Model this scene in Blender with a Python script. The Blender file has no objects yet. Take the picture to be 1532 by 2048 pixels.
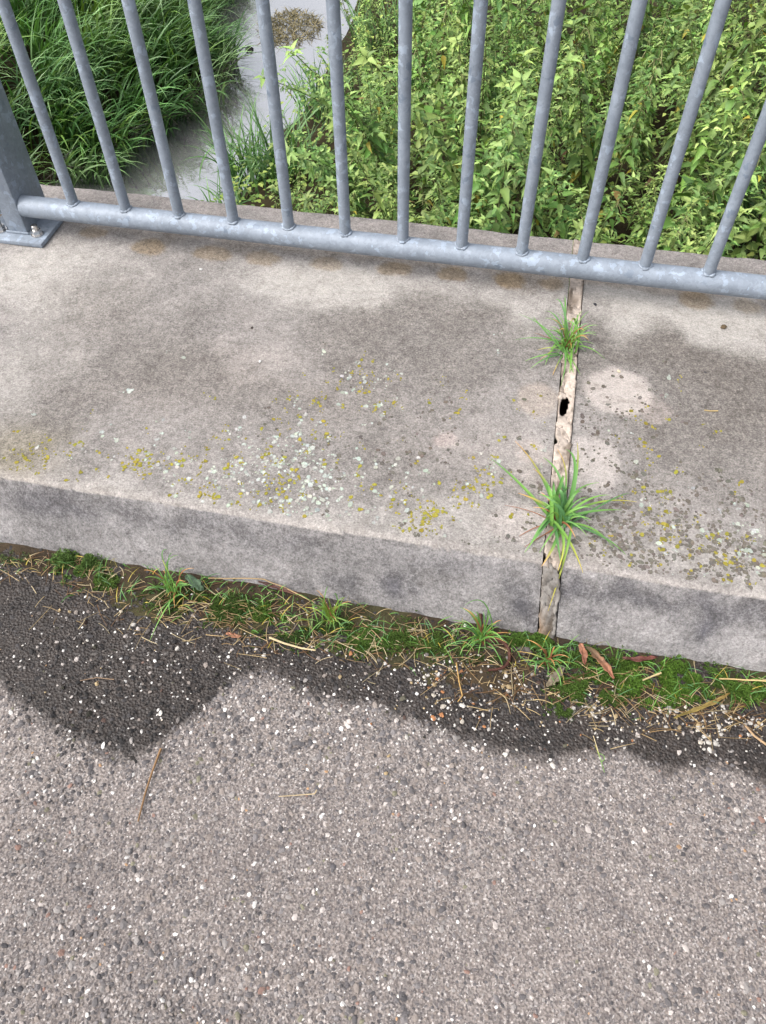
import bpy, bmesh, math, random
import numpy as np
from mathutils import Matrix, Vector

SC = bpy.context.scene
COL = SC.collection
rng = np.random.default_rng(11)
random.seed(11)

# ------------------------------------------------------------------ camera
CAM = np.array([1.0504, -1.5005, 1.0926])
F_PX, PITCH, ROLL, YAW = 1565.7, 0.91542, -0.016343, -0.21345
def cam_axes():
    cy, sy = math.cos(YAW), math.sin(YAW)
    f = np.array([math.cos(PITCH)*sy, math.cos(PITCH)*cy, -math.sin(PITCH)])
    r = np.array([cy, -sy, 0.0]); u = np.cross(r, f)
    c, s = math.cos(ROLL), math.sin(ROLL)
    return c*r+s*u, -s*r+c*u, f
AX = cam_axes()
cam_data = bpy.data.cameras.new('camera')
cam_data.sensor_fit = 'VERTICAL'
cam_data.sensor_height = 24.0
cam_data.lens = F_PX/2048*24.0
cam_data.clip_start = 0.05
cam_data.clip_end = 3000
cam = bpy.data.objects.new('camera', cam_data)
COL.objects.link(cam)
M = Matrix.Identity(4)
for i in range(3):
    M[i][0], M[i][1], M[i][2], M[i][3] = AX[0][i], AX[1][i], -AX[2][i], CAM[i]
cam.matrix_world = M
SC.camera = cam

# ------------------------------------------------------------------ light
SUN_EL, SUN_AZ = math.radians(52), math.radians(-125)     # azimuth from +Y towards +X
world = bpy.data.worlds.new('World')
SC.world = world
world.use_nodes = True
wn = world.node_tree
wn.nodes.clear()
sky = wn.nodes.new('ShaderNodeTexSky')
sky.sky_type = 'NISHITA'; sky.sun_disc = False
sky.sun_elevation = SUN_EL; sky.sun_rotation = SUN_AZ
sky.air_density = 1.0; sky.dust_density = 6.0; sky.ozone_density = 1.0
hs = wn.nodes.new('ShaderNodeHueSaturation'); hs.inputs['Saturation'].default_value = 0.3
bg = wn.nodes.new('ShaderNodeBackground'); bg.inputs['Strength'].default_value = 0.15
wo = wn.nodes.new('ShaderNodeOutputWorld')
wn.links.new(sky.outputs[0], hs.inputs['Color']); wn.links.new(hs.outputs[0], bg.inputs['Color'])
wn.links.new(bg.outputs[0], wo.inputs['Surface'])
sun_data = bpy.data.lights.new('sun', 'SUN')
sun_data.energy = 1.2; sun_data.angle = math.radians(60); sun_data.color = (1.0, 0.985, 0.955)
sun = bpy.data.objects.new('sun', sun_data); COL.objects.link(sun)
sd = Vector((math.sin(SUN_AZ)*math.cos(SUN_EL), math.cos(SUN_AZ)*math.cos(SUN_EL), math.sin(SUN_EL)))
sun.rotation_euler = sd.to_track_quat('Z', 'Y').to_euler()
SC.view_settings.view_transform = 'Standard'
SC.view_settings.look = 'None'
SC.view_settings.gamma = 1.0
SC.view_settings.use_curve_mapping = False
SC.view_settings.exposure = 1.18
SC.render.engine = 'CYCLES'
SC.cycles.max_bounces = 8
SC.cycles.use_denoising = True

# ------------------------------------------------------------------ dimensions
H = 0.13                 # kerb height
KTOP, KRUN = -0.734, 0.062   # y of the kerb's upper edge, run of its sloping face
FAR = 0.214              # y of the slab's far edge
JX, JW = 1.172, 0.0165   # joint centre and half width
WATER = -1.25
RZ, RR, BR, PITCHX = 0.072, 0.0245, 0.0124, 0.13

def ray(px, py):
    return AX[0]*(px-766)/F_PX + AX[1]*(1024-py)/F_PX + AX[2]
def at(px, py, z):                       # point of a level plane seen at a place of the photo
    d = ray(px, py); return CAM + d*((z-CAM[2])/d[2])
def on_face(px, py):                     # point on the kerb's sloping face
    d = ray(px, py); n = np.array([0, -H, KRUN]); p0 = np.array([0, KTOP, 0])
    return CAM + d*(np.dot(p0-CAM, n)/np.dot(d, n))

# ------------------------------------------------------------------ helpers
def lin(r, g, b):
    return tuple(((c/255+0.055)/1.055)**2.4 if c > 10 else c/255/12.92 for c in (r, g, b))
def P(r, g, b, k=0.62):                  # colour read in the photo -> base colour
    return tuple(c*k for c in lin(r, g, b))

def tri_mesh(name, V, T, col=None, smooth=False):
    me = bpy.data.meshes.new(name)
    V = np.asarray(V, np.float32).reshape(-1, 3); T = np.asarray(T, np.int32).reshape(-1, 3)
    me.vertices.add(len(V)); me.vertices.foreach_set('co', V.ravel())
    me.loops.add(T.size); me.loops.foreach_set('vertex_index', T.ravel())
    me.polygons.add(len(T)); me.polygons.foreach_set('loop_start', np.arange(len(T), dtype=np.int32)*3)
    me.polygons.foreach_set('use_smooth', np.full(len(T), smooth))
    me.update(calc_edges=True)
    if col is not None: add_col(me, 'Col', col)
    return me
def add_col(me, name, col):
    c = np.ones((len(me.vertices), 4), np.float32); col = np.asarray(col, np.float32)
    c[:, :col.shape[1]] = col
    a = me.attributes.new(name, 'FLOAT_COLOR', 'POINT'); a.data.foreach_set('color', c.ravel())
def add_float(me, name, v):
    a = me.attributes.new(name, 'FLOAT', 'POINT'); a.data.foreach_set('value', np.asarray(v, np.float32))
def obj(name, me, mat=None, parent=None, loc=None):
    o = bpy.data.objects.new(name, me); COL.objects.link(o)
    if mat is not None and me is not None and not me.materials: me.materials.append(mat)
    if parent is not None: o.parent = parent
    if loc is not None: o.location = loc
    return o
def tag(o, label=None, cat=None, group=None, kind=None):
    if label: o['label'] = label
    if cat: o['category'] = cat
    if group: o['group'] = group
    if kind: o['kind'] = kind
    return o
def bm_mesh(name, bm, smooth=False):
    me = bpy.data.meshes.new(name); bm.normal_update(); bm.to_mesh(me); bm.free()
    if smooth:
        for p in me.polygons: p.use_smooth = True
    return me
def cyl(bm, a, b, r0, r1=None, n=16, caps=True):
    a, b = Vector(a), Vector(b); r1 = r0 if r1 is None else r1
    d = (b-a); L = d.length
    m = Matrix.Translation((a+b)/2) @ d.to_track_quat('Z', 'Y').to_matrix().to_4x4()
    bmesh.ops.create_cone(bm, cap_ends=caps, segments=n, radius1=r0, radius2=r1, depth=L, matrix=m)
def box(bm, x0, x1, y0, y1, z0, z1, bevel=0):
    g = bmesh.ops.create_cube(bm, size=1)
    vs = g['verts']
    for v in vs:
        v.co = Vector((x0+(v.co.x+.5)*(x1-x0), y0+(v.co.y+.5)*(y1-y0), z0+(v.co.z+.5)*(z1-z0)))
    if bevel:
        es = list({e for v in vs for e in v.link_edges})
        bmesh.ops.bevel(bm, geom=es, offset=bevel, segments=2, profile=.5, affect='EDGES')
def smooth_by_angle(me, ang=35):
    for p in me.polygons: p.use_smooth = True
    try: me.set_sharp_from_angle(angle=math.radians(ang))
    except Exception: pass

# value noise on numpy arrays
_perm = rng.random((64, 64, 4))
def vnoise(x, y, k=0):
    x = np.asarray(x, float); y = np.asarray(y, float)
    xi, yi = np.floor(x).astype(int), np.floor(y).astype(int)
    fx, fy = x-xi, y-yi; fx = fx*fx*(3-2*fx); fy = fy*fy*(3-2*fy)
    g = lambda i, j: _perm[i % 64, j % 64, k]
    return (g(xi, yi)*(1-fx)+g(xi+1, yi)*fx)*(1-fy)+(g(xi, yi+1)*(1-fx)+g(xi+1, yi+1)*fx)*fy
def fbm(x, y, k=0, o=4):
    s = 0; a = 1; t = 0
    for i in range(o):
        s = s+a*vnoise(x*2**i+i*17.3, y*2**i+i*9.1, (k+i) % 4); t += a; a *= .5
    return s/t

# ------------------------------------------------------------------ materials
def new_mat(name):
    m = bpy.data.materials.new(name); m.use_nodes = True
    nt = m.node_tree; b = nt.nodes['Principled BSDF']
    return m, nt, b
def N(nt, t, **kw):
    n = nt.nodes.new(t)
    for k, v in kw.items():
        if k in n.inputs: n.inputs[k].default_value = v
        else: setattr(n, k, v)
    return n
def ramp(nt, stops, fac=None, interp='LINEAR'):
    r = nt.nodes.new('ShaderNodeValToRGB'); r.color_ramp.interpolation = interp
    e = r.color_ramp.elements
    while len(e) < len(stops): e.new(0.5)
    for i, (p, c) in enumerate(stops):
        e[i].position = p; e[i].color = (*c, 1) if len(c) == 3 else c
    if fac is not None: nt.links.new(fac, r.inputs['Fac'])
    return r
def mixc(nt, a, b, fac, mode='MIX'):
    m = nt.nodes.new('ShaderNodeMix'); m.data_type = 'RGBA'; m.blend_type = mode
    for s, v in ((m.inputs['Factor'], fac), (m.inputs['A'], a), (m.inputs['B'], b)):
        if hasattr(v, 'links'): nt.links.new(v, s)
        elif isinstance(v, (int, float)): s.default_value = v
        else: s.default_value = (*v, 1)
    return m.outputs['Result']
def math_n(nt, op, a, b=None, clamp=False):
    m = nt.nodes.new('ShaderNodeMath'); m.operation = op; m.use_clamp = clamp
    for i, v in enumerate((a, b)):
        if v is None: continue
        if hasattr(v, 'links'): nt.links.new(v, m.inputs[i])
        else: m.inputs[i].default_value = v
    return m.outputs[0]
def coords(nt, kind='Object'):
    return nt.nodes.new('ShaderNodeTexCoord').outputs[kind]
def bump(nt, b, h, strength, dist):
    n = nt.nodes.new('ShaderNodeBump'); n.inputs['Strength'].default_value = strength; n.inputs['Distance'].default_value = dist
    nt.links.new(h, n.inputs['Height']); nt.links.new(n.outputs[0], b.inputs['Normal'])
def noise(nt, co, scale, detail=4, rough=.55, dist=0):
    n = N(nt, 'ShaderNodeTexNoise', Scale=scale, Detail=detail, Roughness=rough, Distortion=dist)
    nt.links.new(co, n.inputs['Vector']); return n
def voronoi(nt, co, scale, feature='F1', rnd=1.0):
    n = N(nt, 'ShaderNodeTexVoronoi', Scale=scale, Randomness=rnd); n.feature = feature
    nt.links.new(co, n.inputs['Vector']); return n

LC, LD_ = .300, .072          # clean and dirty concrete
def concrete_mat():
    m, nt, b = new_mat('weathered_concrete')
    L = nt.links.new; co = coords(nt)
    at_ = N(nt, 'ShaderNodeAttribute', attribute_name='Col')
    n1 = noise(nt, co, 300, 4, .8); n2 = noise(nt, co, 105, 5, .8); n3 = noise(nt, co, 26, 6, .75, .6)
    f1 = ramp(nt, [(.34, (.48, .47, .46)), (.48, (.95, .95, .95)), (.64, (1.36, 1.35, 1.34))], n1.outputs['Fac'])
    f2 = ramp(nt, [(.36, (.80, .79, .78)), (.5, (1, 1, 1)), (.64, (1.1, 1.1, 1.1))], n2.outputs['Fac'])
    f3 = ramp(nt, [(.36, (.80, .79, .78)), (.5, (1, 1, 1)), (.66, (1.12, 1.11, 1.10))], n3.outputs['Fac'])
    dirt = N(nt, 'ShaderNodeAttribute', attribute_name='dirt').outputs['Fac']
    nd = noise(nt, co, 80, 9, .82, .3); nf = noise(nt, co, 240, 4, .8)
    dd = math_n(nt, 'ADD', dirt, math_n(nt, 'MULTIPLY', math_n(nt, 'SUBTRACT', nd.outputs['Fac'], .5), 1.6))
    dd = math_n(nt, 'ADD', dd, math_n(nt, 'MULTIPLY', math_n(nt, 'SUBTRACT', nf.outputs['Fac'], .5), 1.5))
    lev = ramp(nt, [(.0, (LC, LC, LC)), (.30, (LC*.80, LC*.80, LC*.80)), (.72, (LD_*2.0, LD_*2.0, LD_*2.0)), (1.0, (LD_*1.1, LD_*1.1, LD_*1.1))], dd)
    c = mixc(nt, at_.outputs['Color'], lev.outputs[0], 1, 'MULTIPLY')
    c = mixc(nt, c, f1.outputs[0], .6, 'MULTIPLY')
    c = mixc(nt, c, f2.outputs[0], 1, 'MULTIPLY'); c = mixc(nt, c, f3.outputs[0], 1, 'MULTIPLY')
    # tiny dark pits and pale sand grains
    v = voronoi(nt, co, 150)
    pit = ramp(nt, [(.0, (1, 1, 1)), (.13, (0, 0, 0))], v.outputs['Distance'])
    pk = ramp(nt, [(.80, (0, 0, 0)), (.84, (1, 1, 1))], v.outputs['Color'])
    c = mixc(nt, c, P(70, 66, 62), math_n(nt, 'MULTIPLY', pit.outputs[0], math_n(nt, 'MULTIPLY', pk.outputs[0], .7)))
    v2 = voronoi(nt, co, 260)
    gr = ramp(nt, [(.0, (1, 1, 1)), (.2, (0, 0, 0))], v2.outputs['Distance'])
    gk = ramp(nt, [(.84, (0, 0, 0)), (.88, (1, 1, 1))], v2.outputs['Color'])
    c = mixc(nt, c, P(222, 214, 206), math_n(nt, 'MULTIPLY', gr.outputs[0], math_n(nt, 'MULTIPLY', gk.outputs[0], .6)))
    L(c, b.inputs['Base Color']); b.inputs['Roughness'].default_value = .93
    b.inputs['Specular IOR Level'].default_value = .2
    h = math_n(nt, 'ADD', math_n(nt, 'MULTIPLY', n1.outputs['Fac'], .6), n2.outputs['Fac'])
    bump(nt, b, h, .75, .004)
    return m

def attr_mat(name, rough=.8, spec=.3, transl=0, obj_rand=0, sheen=0, bump_scale=0, bump_d=.001, usecolor='Col', var=0):
    m, nt, b = new_mat(name); L = nt.links.new
    if usecolor == 'OBJ':
        c = nt.nodes.new('ShaderNodeObjectInfo').outputs['Color']
    else:
        c = N(nt, 'ShaderNodeAttribute', attribute_name=usecolor).outputs['Color']
    if obj_rand:
        oi = nt.nodes.new('ShaderNodeObjectInfo')
        hsv = nt.nodes.new('ShaderNodeHueSaturation')
        mr = N(nt, 'ShaderNodeMapRange'); L(oi.outputs['Random'], mr.inputs['Value'])
        mr.inputs['To Min'].default_value = 1-obj_rand; mr.inputs['To Max'].default_value = 1+obj_rand
        L(mr.outputs[0], hsv.inputs['Value'])
        w = math_n(nt, 'FRACT', math_n(nt, 'MULTIPLY', oi.outputs['Random'], 7.31))
        mh = N(nt, 'ShaderNodeMapRange'); L(w, mh.inputs['Value']); mh.inputs['To Min'].default_value = .485; mh.inputs['To Max'].default_value = .515
        L(mh.outputs[0], hsv.inputs['Hue'])
        L(c, hsv.inputs['Color']); c = hsv.outputs[0]
    if var:
        nn = noise(nt, coords(nt), var, 3, .6)
        r = ramp(nt, [(.3, (.7, .7, .7)), (.7, (1.2, 1.2, 1.2))], nn.outputs['Fac'])
        c = mixc(nt, c, r.outputs[0], 1, 'MULTIPLY')
    L(c, b.inputs['Base Color']); b.inputs['Roughness'].default_value = rough
    b.inputs['Specular IOR Level'].default_value = spec
    if bump_scale:
        nn = noise(nt, coords(nt), bump_scale, 3, .6); bump(nt, b, nn.outputs['Fac'], .6, bump_d)
    if transl:
        out = nt.nodes['Material Output']; t = nt.nodes.new('ShaderNodeBsdfTranslucent'); mx = nt.nodes.new('ShaderNodeMixShader')
        tc = mixc(nt, c, (1.25, 1.3, .6), 1, 'MULTIPLY'); L(tc, t.inputs['Color'])
        mx.inputs[0].default_value = transl; L(b.outputs[0], mx.inputs[1]); L(t.outputs[0], mx.inputs[2]); L(mx.outputs[0], out.inputs['Surface'])
    return m

def galv_mat():
    m, nt, b = new_mat('galvanised_steel'); L = nt.links.new
    co = coords(nt)
    mp = N(nt, 'ShaderNodeMapping'); L(co, mp.inputs['Vector'])
    oi = nt.nodes.new('ShaderNodeObjectInfo')
    cx = nt.nodes.new('ShaderNodeCombineXYZ'); L(math_n(nt, 'MULTIPLY', oi.outputs['Random'], 30), cx.inputs[0]); L(math_n(nt, 'MULTIPLY', oi.outputs['Random'], 17), cx.inputs[2])
    L(cx.outputs[0], mp.inputs['Location'])
    v = mp.outputs[0]
    warp = noise(nt, v, 70, 3, .6)
    wv = mixc(nt, v, warp.outputs['Color'], .03, 'ADD')
    a = voronoi(nt, wv, 84); a2 = voronoi(nt, wv, 150); n = noise(nt, v, 16, 4, .6); n2 = noise(nt, v, 300, 2, .5)
    base = ramp(nt, [(.0, P(136, 146, 159)), (1, P(156, 166, 179))], a2.outputs['Color'])
    pat = ramp(nt, [(.76, (0, 0, 0)), (.80, (1, 1, 1))], a.outputs['Color'])
    c = mixc(nt, base.outputs[0], P(186, 202, 222), math_n(nt, 'MULTIPLY', pat.outputs[0], .46))
    pat2 = ramp(nt, [(.10, (1, 1, 1)), (.13, (0, 0, 0))], a.outputs['Color'])
    c = mixc(nt, c, P(112, 128, 148), math_n(nt, 'MULTIPLY', pat2.outputs[0], .6))
    f = ramp(nt, [(.3, (.84, .85, .86)), (.7, (1.1, 1.1, 1.1))], n.outputs['Fac'])
    c = mixc(nt, c, f.outputs[0], 1, 'MULTIPLY')
    L(c, b.inputs['Base Color']); b.inputs['Metallic'].default_value = .12
    rr = ramp(nt, [(0, (.48, .48, .48)), (1, (.68, .68, .68))], a.outputs['Color']); L(rr.outputs[0], b.inputs['Roughness'])
    bump(nt, b, math_n(nt, 'ADD', math_n(nt, 'MULTIPLY', n2.outputs['Fac'], .25), a.outputs['Distance']), .12, .001)
    return m

def plain(name, colr, rough=.6, metal=0, spec=.4, nscale=60, amp=.25, bumpd=0):
    m, nt, b = new_mat(name)
    n = noise(nt, coords(nt), nscale, 4, .6)
    r = ramp(nt, [(.3, tuple(c*(1-amp) for c in colr)), (.7, tuple(c*(1+amp) for c in colr))], n.outputs['Fac'])
    nt.links.new(r.outputs[0], b.inputs['Base Color'])
    b.inputs['Roughness'].default_value = rough; b.inputs['Metallic'].default_value = metal; b.inputs['Specular IOR Level'].default_value = spec
    if bumpd: bump(nt, b, n.outputs['Fac'], .6, bumpd)
    return m

def asphalt_mat():
    m, nt, b = new_mat('asphalt'); L = nt.links.new; co = coords(nt)
    v = voronoi(nt, co, 210); v3 = voronoi(nt, co, 420); n = noise(nt, co, 240, 3, .6); nb = noise(nt, co, 3.5, 4, .6)
    c = ramp(nt, [(0, P(60, 57, 59)), (.25, P(103, 98, 97)), (.55, P(144, 137, 133)), (.8, P(177, 170, 166)), (.92, P(240, 235, 232))], v3.outputs['Color']).outputs[0]
    c2 = ramp(nt, [(0, P(84, 82, 88)), (.35, P(120, 112, 110)), (.7, P(150, 138, 132)), (1, P(182, 174, 170))], v.outputs['Color']).outputs[0]
    c = mixc(nt, c, c2, .45)
    f = ramp(nt, [(.3, (.82, .81, .81)), (.7, (1.08, 1.07, 1.06))], nb.outputs['Fac']); c = mixc(nt, c, f.outputs[0], 1, 'MULTIPLY')
    wet = N(nt, 'ShaderNodeAttribute', attribute_name='wet').outputs['Fac']
    wn1 = noise(nt, co, 70, 4, .7)
    w = math_n(nt, 'ADD', wet, math_n(nt, 'MULTIPLY', math_n(nt, 'SUBTRACT', wn1.outputs['Fac'], .5), .035))
    wn2 = noise(nt, co, 24, 5, .7)
    w = math_n(nt, 'ADD', w, math_n(nt, 'MULTIPLY', math_n(nt, 'SUBTRACT', wn2.outputs['Fac'], .5), .05))
    w = ramp(nt, [(.484, (0, 0, 0)), (.514, (1, 1, 1))], w)
    w = w.outputs[0]
    silt = ramp(nt, [(.3, (.13, .125, .125)), (.6, (.19, .175, .165)), (.8, (.30, .27, .24))], noise(nt, co, 14, 6, .7).outputs['Fac'])
    dark = mixc(nt, c, silt.outputs[0], 1, 'MULTIPLY')
    dk = mixc(nt, c, dark, w)
    L(dk, b.inputs['Base Color'])
    rr = mixc(nt, (.9, .9, .9), (.5, .5, .5), w); L(rr, b.inputs['Roughness'])
    b.inputs['Specular IOR Level'].default_value = .25
    h = math_n(nt, 'ADD', v.outputs['Distance'], math_n(nt, 'MULTIPLY', n.outputs['Fac'], .8))
    bump(nt, b, h, .8, .003)
    return m

MAT = {}
MAT['concrete'] = concrete_mat()
MAT['galv'] = galv_mat()
MAT['asphalt'] = asphalt_mat()
MAT['stone'] = attr_mat('aggregate', .8, .25, bump_scale=900, bump_d=.0006, var=420)
MAT['stone_obj'] = attr_mat('loose_stone', .7, .3, usecolor='OBJ', bump_scale=700, bump_d=.0006, var=300)
MAT['leaf'] = attr_mat('nettle_leaf', .55, .35, transl=.16, obj_rand=.3)
MAT['stem'] = plain('nettle_stem', P(96, 112, 60), .7)
MAT['grass'] = attr_mat('grass_blade', .5, .4, transl=.25)
MAT['moss'] = attr_mat('moss', .8, .2, transl=.15)
MAT['soil'] = attr_mat('gutter_soil', .95, .15, bump_scale=350, bump_d=.004, var=220)
MAT['straw'] = attr_mat('dry_straw', .7, .3)
MAT['lichen'] = attr_mat('lichen', .95, .1, bump_scale=800, bump_d=.0008, var=500)
MAT['lichen_obj'] = attr_mat('lichen_patch', .95, .1, usecolor='OBJ', bump_scale=800, bump_d=.0008, var=500)
MAT['stainless'] = plain('stainless_bolt', (.62, .6, .58), .25, 1, .5, 80, .08)
MAT['bolt_dark'] = plain('bolt_shank', (.12, .11, .10), .5, .7, .5, 80, .2)
MAT['terrain'] = plain('bank_soil', P(52, 46, 31), .95, 0, .1, 9, .45, .03)
MAT['under'] = plain('deck_concrete', P(120, 114, 108), .9, 0, .2, 30, .2)
MAT['sealant'] = attr_mat('joint_sealant', .85, .2, bump_scale=180, bump_d=.002, var=140)
MAT['deadleaf'] = attr_mat('dead_leaf', .65, .3, var=180, bump_scale=250, bump_d=.001)

# ------------------------------------------------------------------ asphalt road
wet_px = [(-260, 1270), (-120, 1330), (0, 1372), (35, 1402), (80, 1440), (140, 1478), (200, 1500), (250, 1522), (290, 1505), (330, 1478), (372, 1440), (412, 1420),
          (440, 1382), (482, 1356), (530, 1346), (570, 1360), (604, 1388), (640, 1400), (700, 1406), (760, 1416), (820, 1440), (880, 1462),
          (930, 1482), (970, 1500), (1030, 1512), (1090, 1522), (1130, 1512), (1180, 1512), (1240, 1500), (1290, 1530), (1340, 1546), (1390, 1536), (1440, 1530), (1490, 1552), (1532, 1572), (1650, 1600), (1800, 1600)]
wet_w = np.array([at(x, y, -H)[:2] for x, y in wet_px])
wet_w = wet_w[np.argsort(wet_w[:, 0])]
def wet_d(x, y):         # >0: inside the damp strip
    return y-np.interp(x, wet_w[:, 0], wet_w[:, 1])
def axis(lo, a, b, hi, step, grow=1.35):
    m = list(np.arange(a, b+1e-9, step)); s = step
    while m[-1] < hi: s *= grow; m.append(min(m[-1]+s, hi))
    s = step
    while m[0] > lo: s *= grow; m.insert(0, max(m[0]-s, lo))
    return np.array(m)
def grid_tris(nx, ny):
    i, j = np.meshgrid(np.arange(nx-1), np.arange(ny-1), indexing='ij')
    a = (i*ny+j).ravel(); b_ = ((i+1)*ny+j).ravel(); c = ((i+1)*ny+j+1).ravel(); d = (i*ny+j+1).ravel()
    return np.concatenate([np.stack([a, b_, c], 1), np.stack([a, c, d], 1)])
xs = axis(-14, -0.25, 2.05, 16, .007); ys = axis(-4.6, -1.75, KTOP-.03, KTOP-.03, .007)
X, Y = np.meshgrid(xs, ys, indexing='ij')
Z = -H + (fbm(X*60, Y*60, 0, 3)-.5)*.0035 + (fbm(X*4, Y*4, 1, 2)-.5)*.004
me = tri_mesh('asphalt', np.stack([X, Y, Z], -1), grid_tris(len(xs), len(ys)), smooth=True)
add_float(me, 'wet', np.clip(.5+wet_d(X, Y).ravel(), 0, 1))
road = tag(obj('road', me, MAT['asphalt']), 'grey-brown asphalt road surface with a dark damp strip along the kerb', kind='structure')

# aggregate stones
def stone_proto(k):
    r = np.random.default_rng(100+k)
    n = 6; V = []
    for zz, rad in ((-.35, .85), (.25, 1.0), (.62, .66)):
        for i in range(n):
            a = 2*math.pi*(i+r.uniform(-.28, .28))/n+zz*.9
            q = rad*r.uniform(.78, 1.15); V.append((q*math.cos(a), q*math.sin(a), zz+r.uniform(-.1, .1)))
    V.append((r.uniform(-.2, .2), r.uniform(-.2, .2), .78+r.uniform(-.06, .08)))
    T = []
    for l in range(2):
        for i in range(n):
            a, b_, c, d = l*n+i, l*n+(i+1) % n, (l+1)*n+(i+1) % n, (l+1)*n+i
            T += [(a, b_, c), (a, c, d)]
    for i in range(n): T.append((2*n+i, 2*n+(i+1) % n, 3*n))
    return np.array(V), np.array(T)
SP = [stone_proto(k) for k in range(10)]
PAL = [(P(88, 85, 87), .13), (P(102, 98, 99), .21), (P(119, 114, 114), .23), (P(137, 127, 121), .15), (P(152, 146, 143), .11),
       (P(186, 177, 172), .085), (P(222, 218, 214), .075), (P(176, 142, 110), .006), (P(142, 114, 104), .012), (P(126, 122, 104), .02)]
PC = np.array([p[0] for p in PAL]); PW = np.array([p[1] for p in PAL]); PW /= PW.sum()
def stones_mesh(name, x, y, z, r, col, flat=.6):
    n = len(x); kinds = rng.integers(0, len(SP), n); Vs, Ts, Cs = [], [], []; off = 0
    for k in range(len(SP)):
        idx = np.where(kinds == k)[0]
        if not len(idx): continue
        V, T = SP[k]; a = rng.uniform(0, 2*math.pi, len(idx)); ca, sa = np.cos(a), np.sin(a)
        sx = r[idx]*rng.uniform(.8, 1.3, len(idx)); sy = r[idx]*rng.uniform(.7, 1.0, len(idx)); sz = r[idx]*flat*rng.uniform(.7, 1.2, len(idx))
        vx = V[None, :, 0]*sx[:, None]; vy = V[None, :, 1]*sy[:, None]; vz = V[None, :, 2]*sz[:, None]
        tl = rng.normal(0, .22, (len(idx), 2)); vz = vz+vx*tl[:, :1]+vy*tl[:, 1:]
        W = np.stack([x[idx][:, None]+vx*ca[:, None]-vy*sa[:, None], y[idx][:, None]+vx*sa[:, None]+vy*ca[:, None], z[idx][:, None]+vz], -1)
        Vs.append(W.reshape(-1, 3)); Ts.append((T[None]+(np.arange(len(idx))*len(V))[:, None, None]+off).reshape(-1, 3))
        Cs.append(np.repeat(col[idx], len(V), 0)); off += len(idx)*len(V)
    return tri_mesh(name, np.concatenate(Vs), np.concatenate(Ts), np.concatenate(Cs))
gx, gy = np.meshgrid(np.arange(-.10, 1.86, .0061), np.arange(-1.68, KTOP-KRUN-.005, .0061), indexing='ij')
gx = gx.ravel(); gy = gy.ravel(); n = len(gx)
gx = gx+rng.uniform(-.004, .004, n); gy = gy+rng.uniform(-.004, .004, n)
gr = np.clip(rng.lognormal(math.log(.0027), .34, n), .0014, .0058)
pick = rng.choice(len(PC), n, p=PW); gc = PC[pick]*rng.uniform(.82, 1.18, (n, 1))*(.90+.36*fbm(gx*3.5, gy*3.5, 0, 4))[:, None]
wd = wet_d(gx, gy)+(fbm(gx*55, gy*55, 2, 3)-.5)*.06
iswet = wd > 0
pale = np.isin(pick, [6, 7]) | ((pick == 5) & (rng.random(n) < .35)) | ((pick == 3) & (rng.random(n) < .2)) | ((pick == 4) & (rng.random(n) < .2))
gc = np.where((iswet & ~pale)[:, None], gc*(.15+.45*rng.random((n, 1))**3), gc); gr = np.where(np.isin(pick, [6, 7]), gr*.8, gr); gr = np.where(iswet & pale, gr*.85, gr)
keep = (rng.random(n) < np.where(iswet & ~pale, .5, .9))
gz = -H-.0006+rng.uniform(-.0016, .0008, n)
# the 260 that show largest (near and big) are pieces of their own
dist = np.sqrt((gx-CAM[0])**2+(gy-CAM[1])**2+(gz-CAM[2])**2)
v = np.stack([gx, gy, gz], -1)-CAM
dz = v@AX[2]; ix = 766+F_PX*(v@AX[0])/dz; iy = 1024-F_PX*(v@AX[1])/dz
inview = keep & (ix > 0) & (ix < 1532) & (iy < 2048)
big = np.where(inview)[0]; big = big[np.argsort(-(gr/dist)[big])][:260]
keep[big] = False
k = np.where(keep)[0]
tag(obj('aggregate', stones_mesh('aggregate', gx[k], gy[k], gz[k], gr[k], gc[k]), MAT['stone'], road), kind='stuff')
stone_me = []
for kk in range(10):
    mm = tri_mesh('aggregate_stone', SP[kk][0]*[1, 1, .6], SP[kk][1]); mm.materials.append(MAT['stone_obj']); stone_me.append(mm)
for i in big:
    o = obj('aggregate_stone', stone_me[i % 10], None, road, (gx[i], gy[i], gz[i]))
    s = gr[i]; o.scale = (s*1.15, s*.9, s); o.rotation_euler = (rng.normal(0, .15), rng.normal(0, .15), rng.uniform(0, 6.28)); o.color = (*gc[i], 1)

# ------------------------------------------------------------------ concrete slabs
def w_at(px, py): return at(px, py, 0)[:2]
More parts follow.
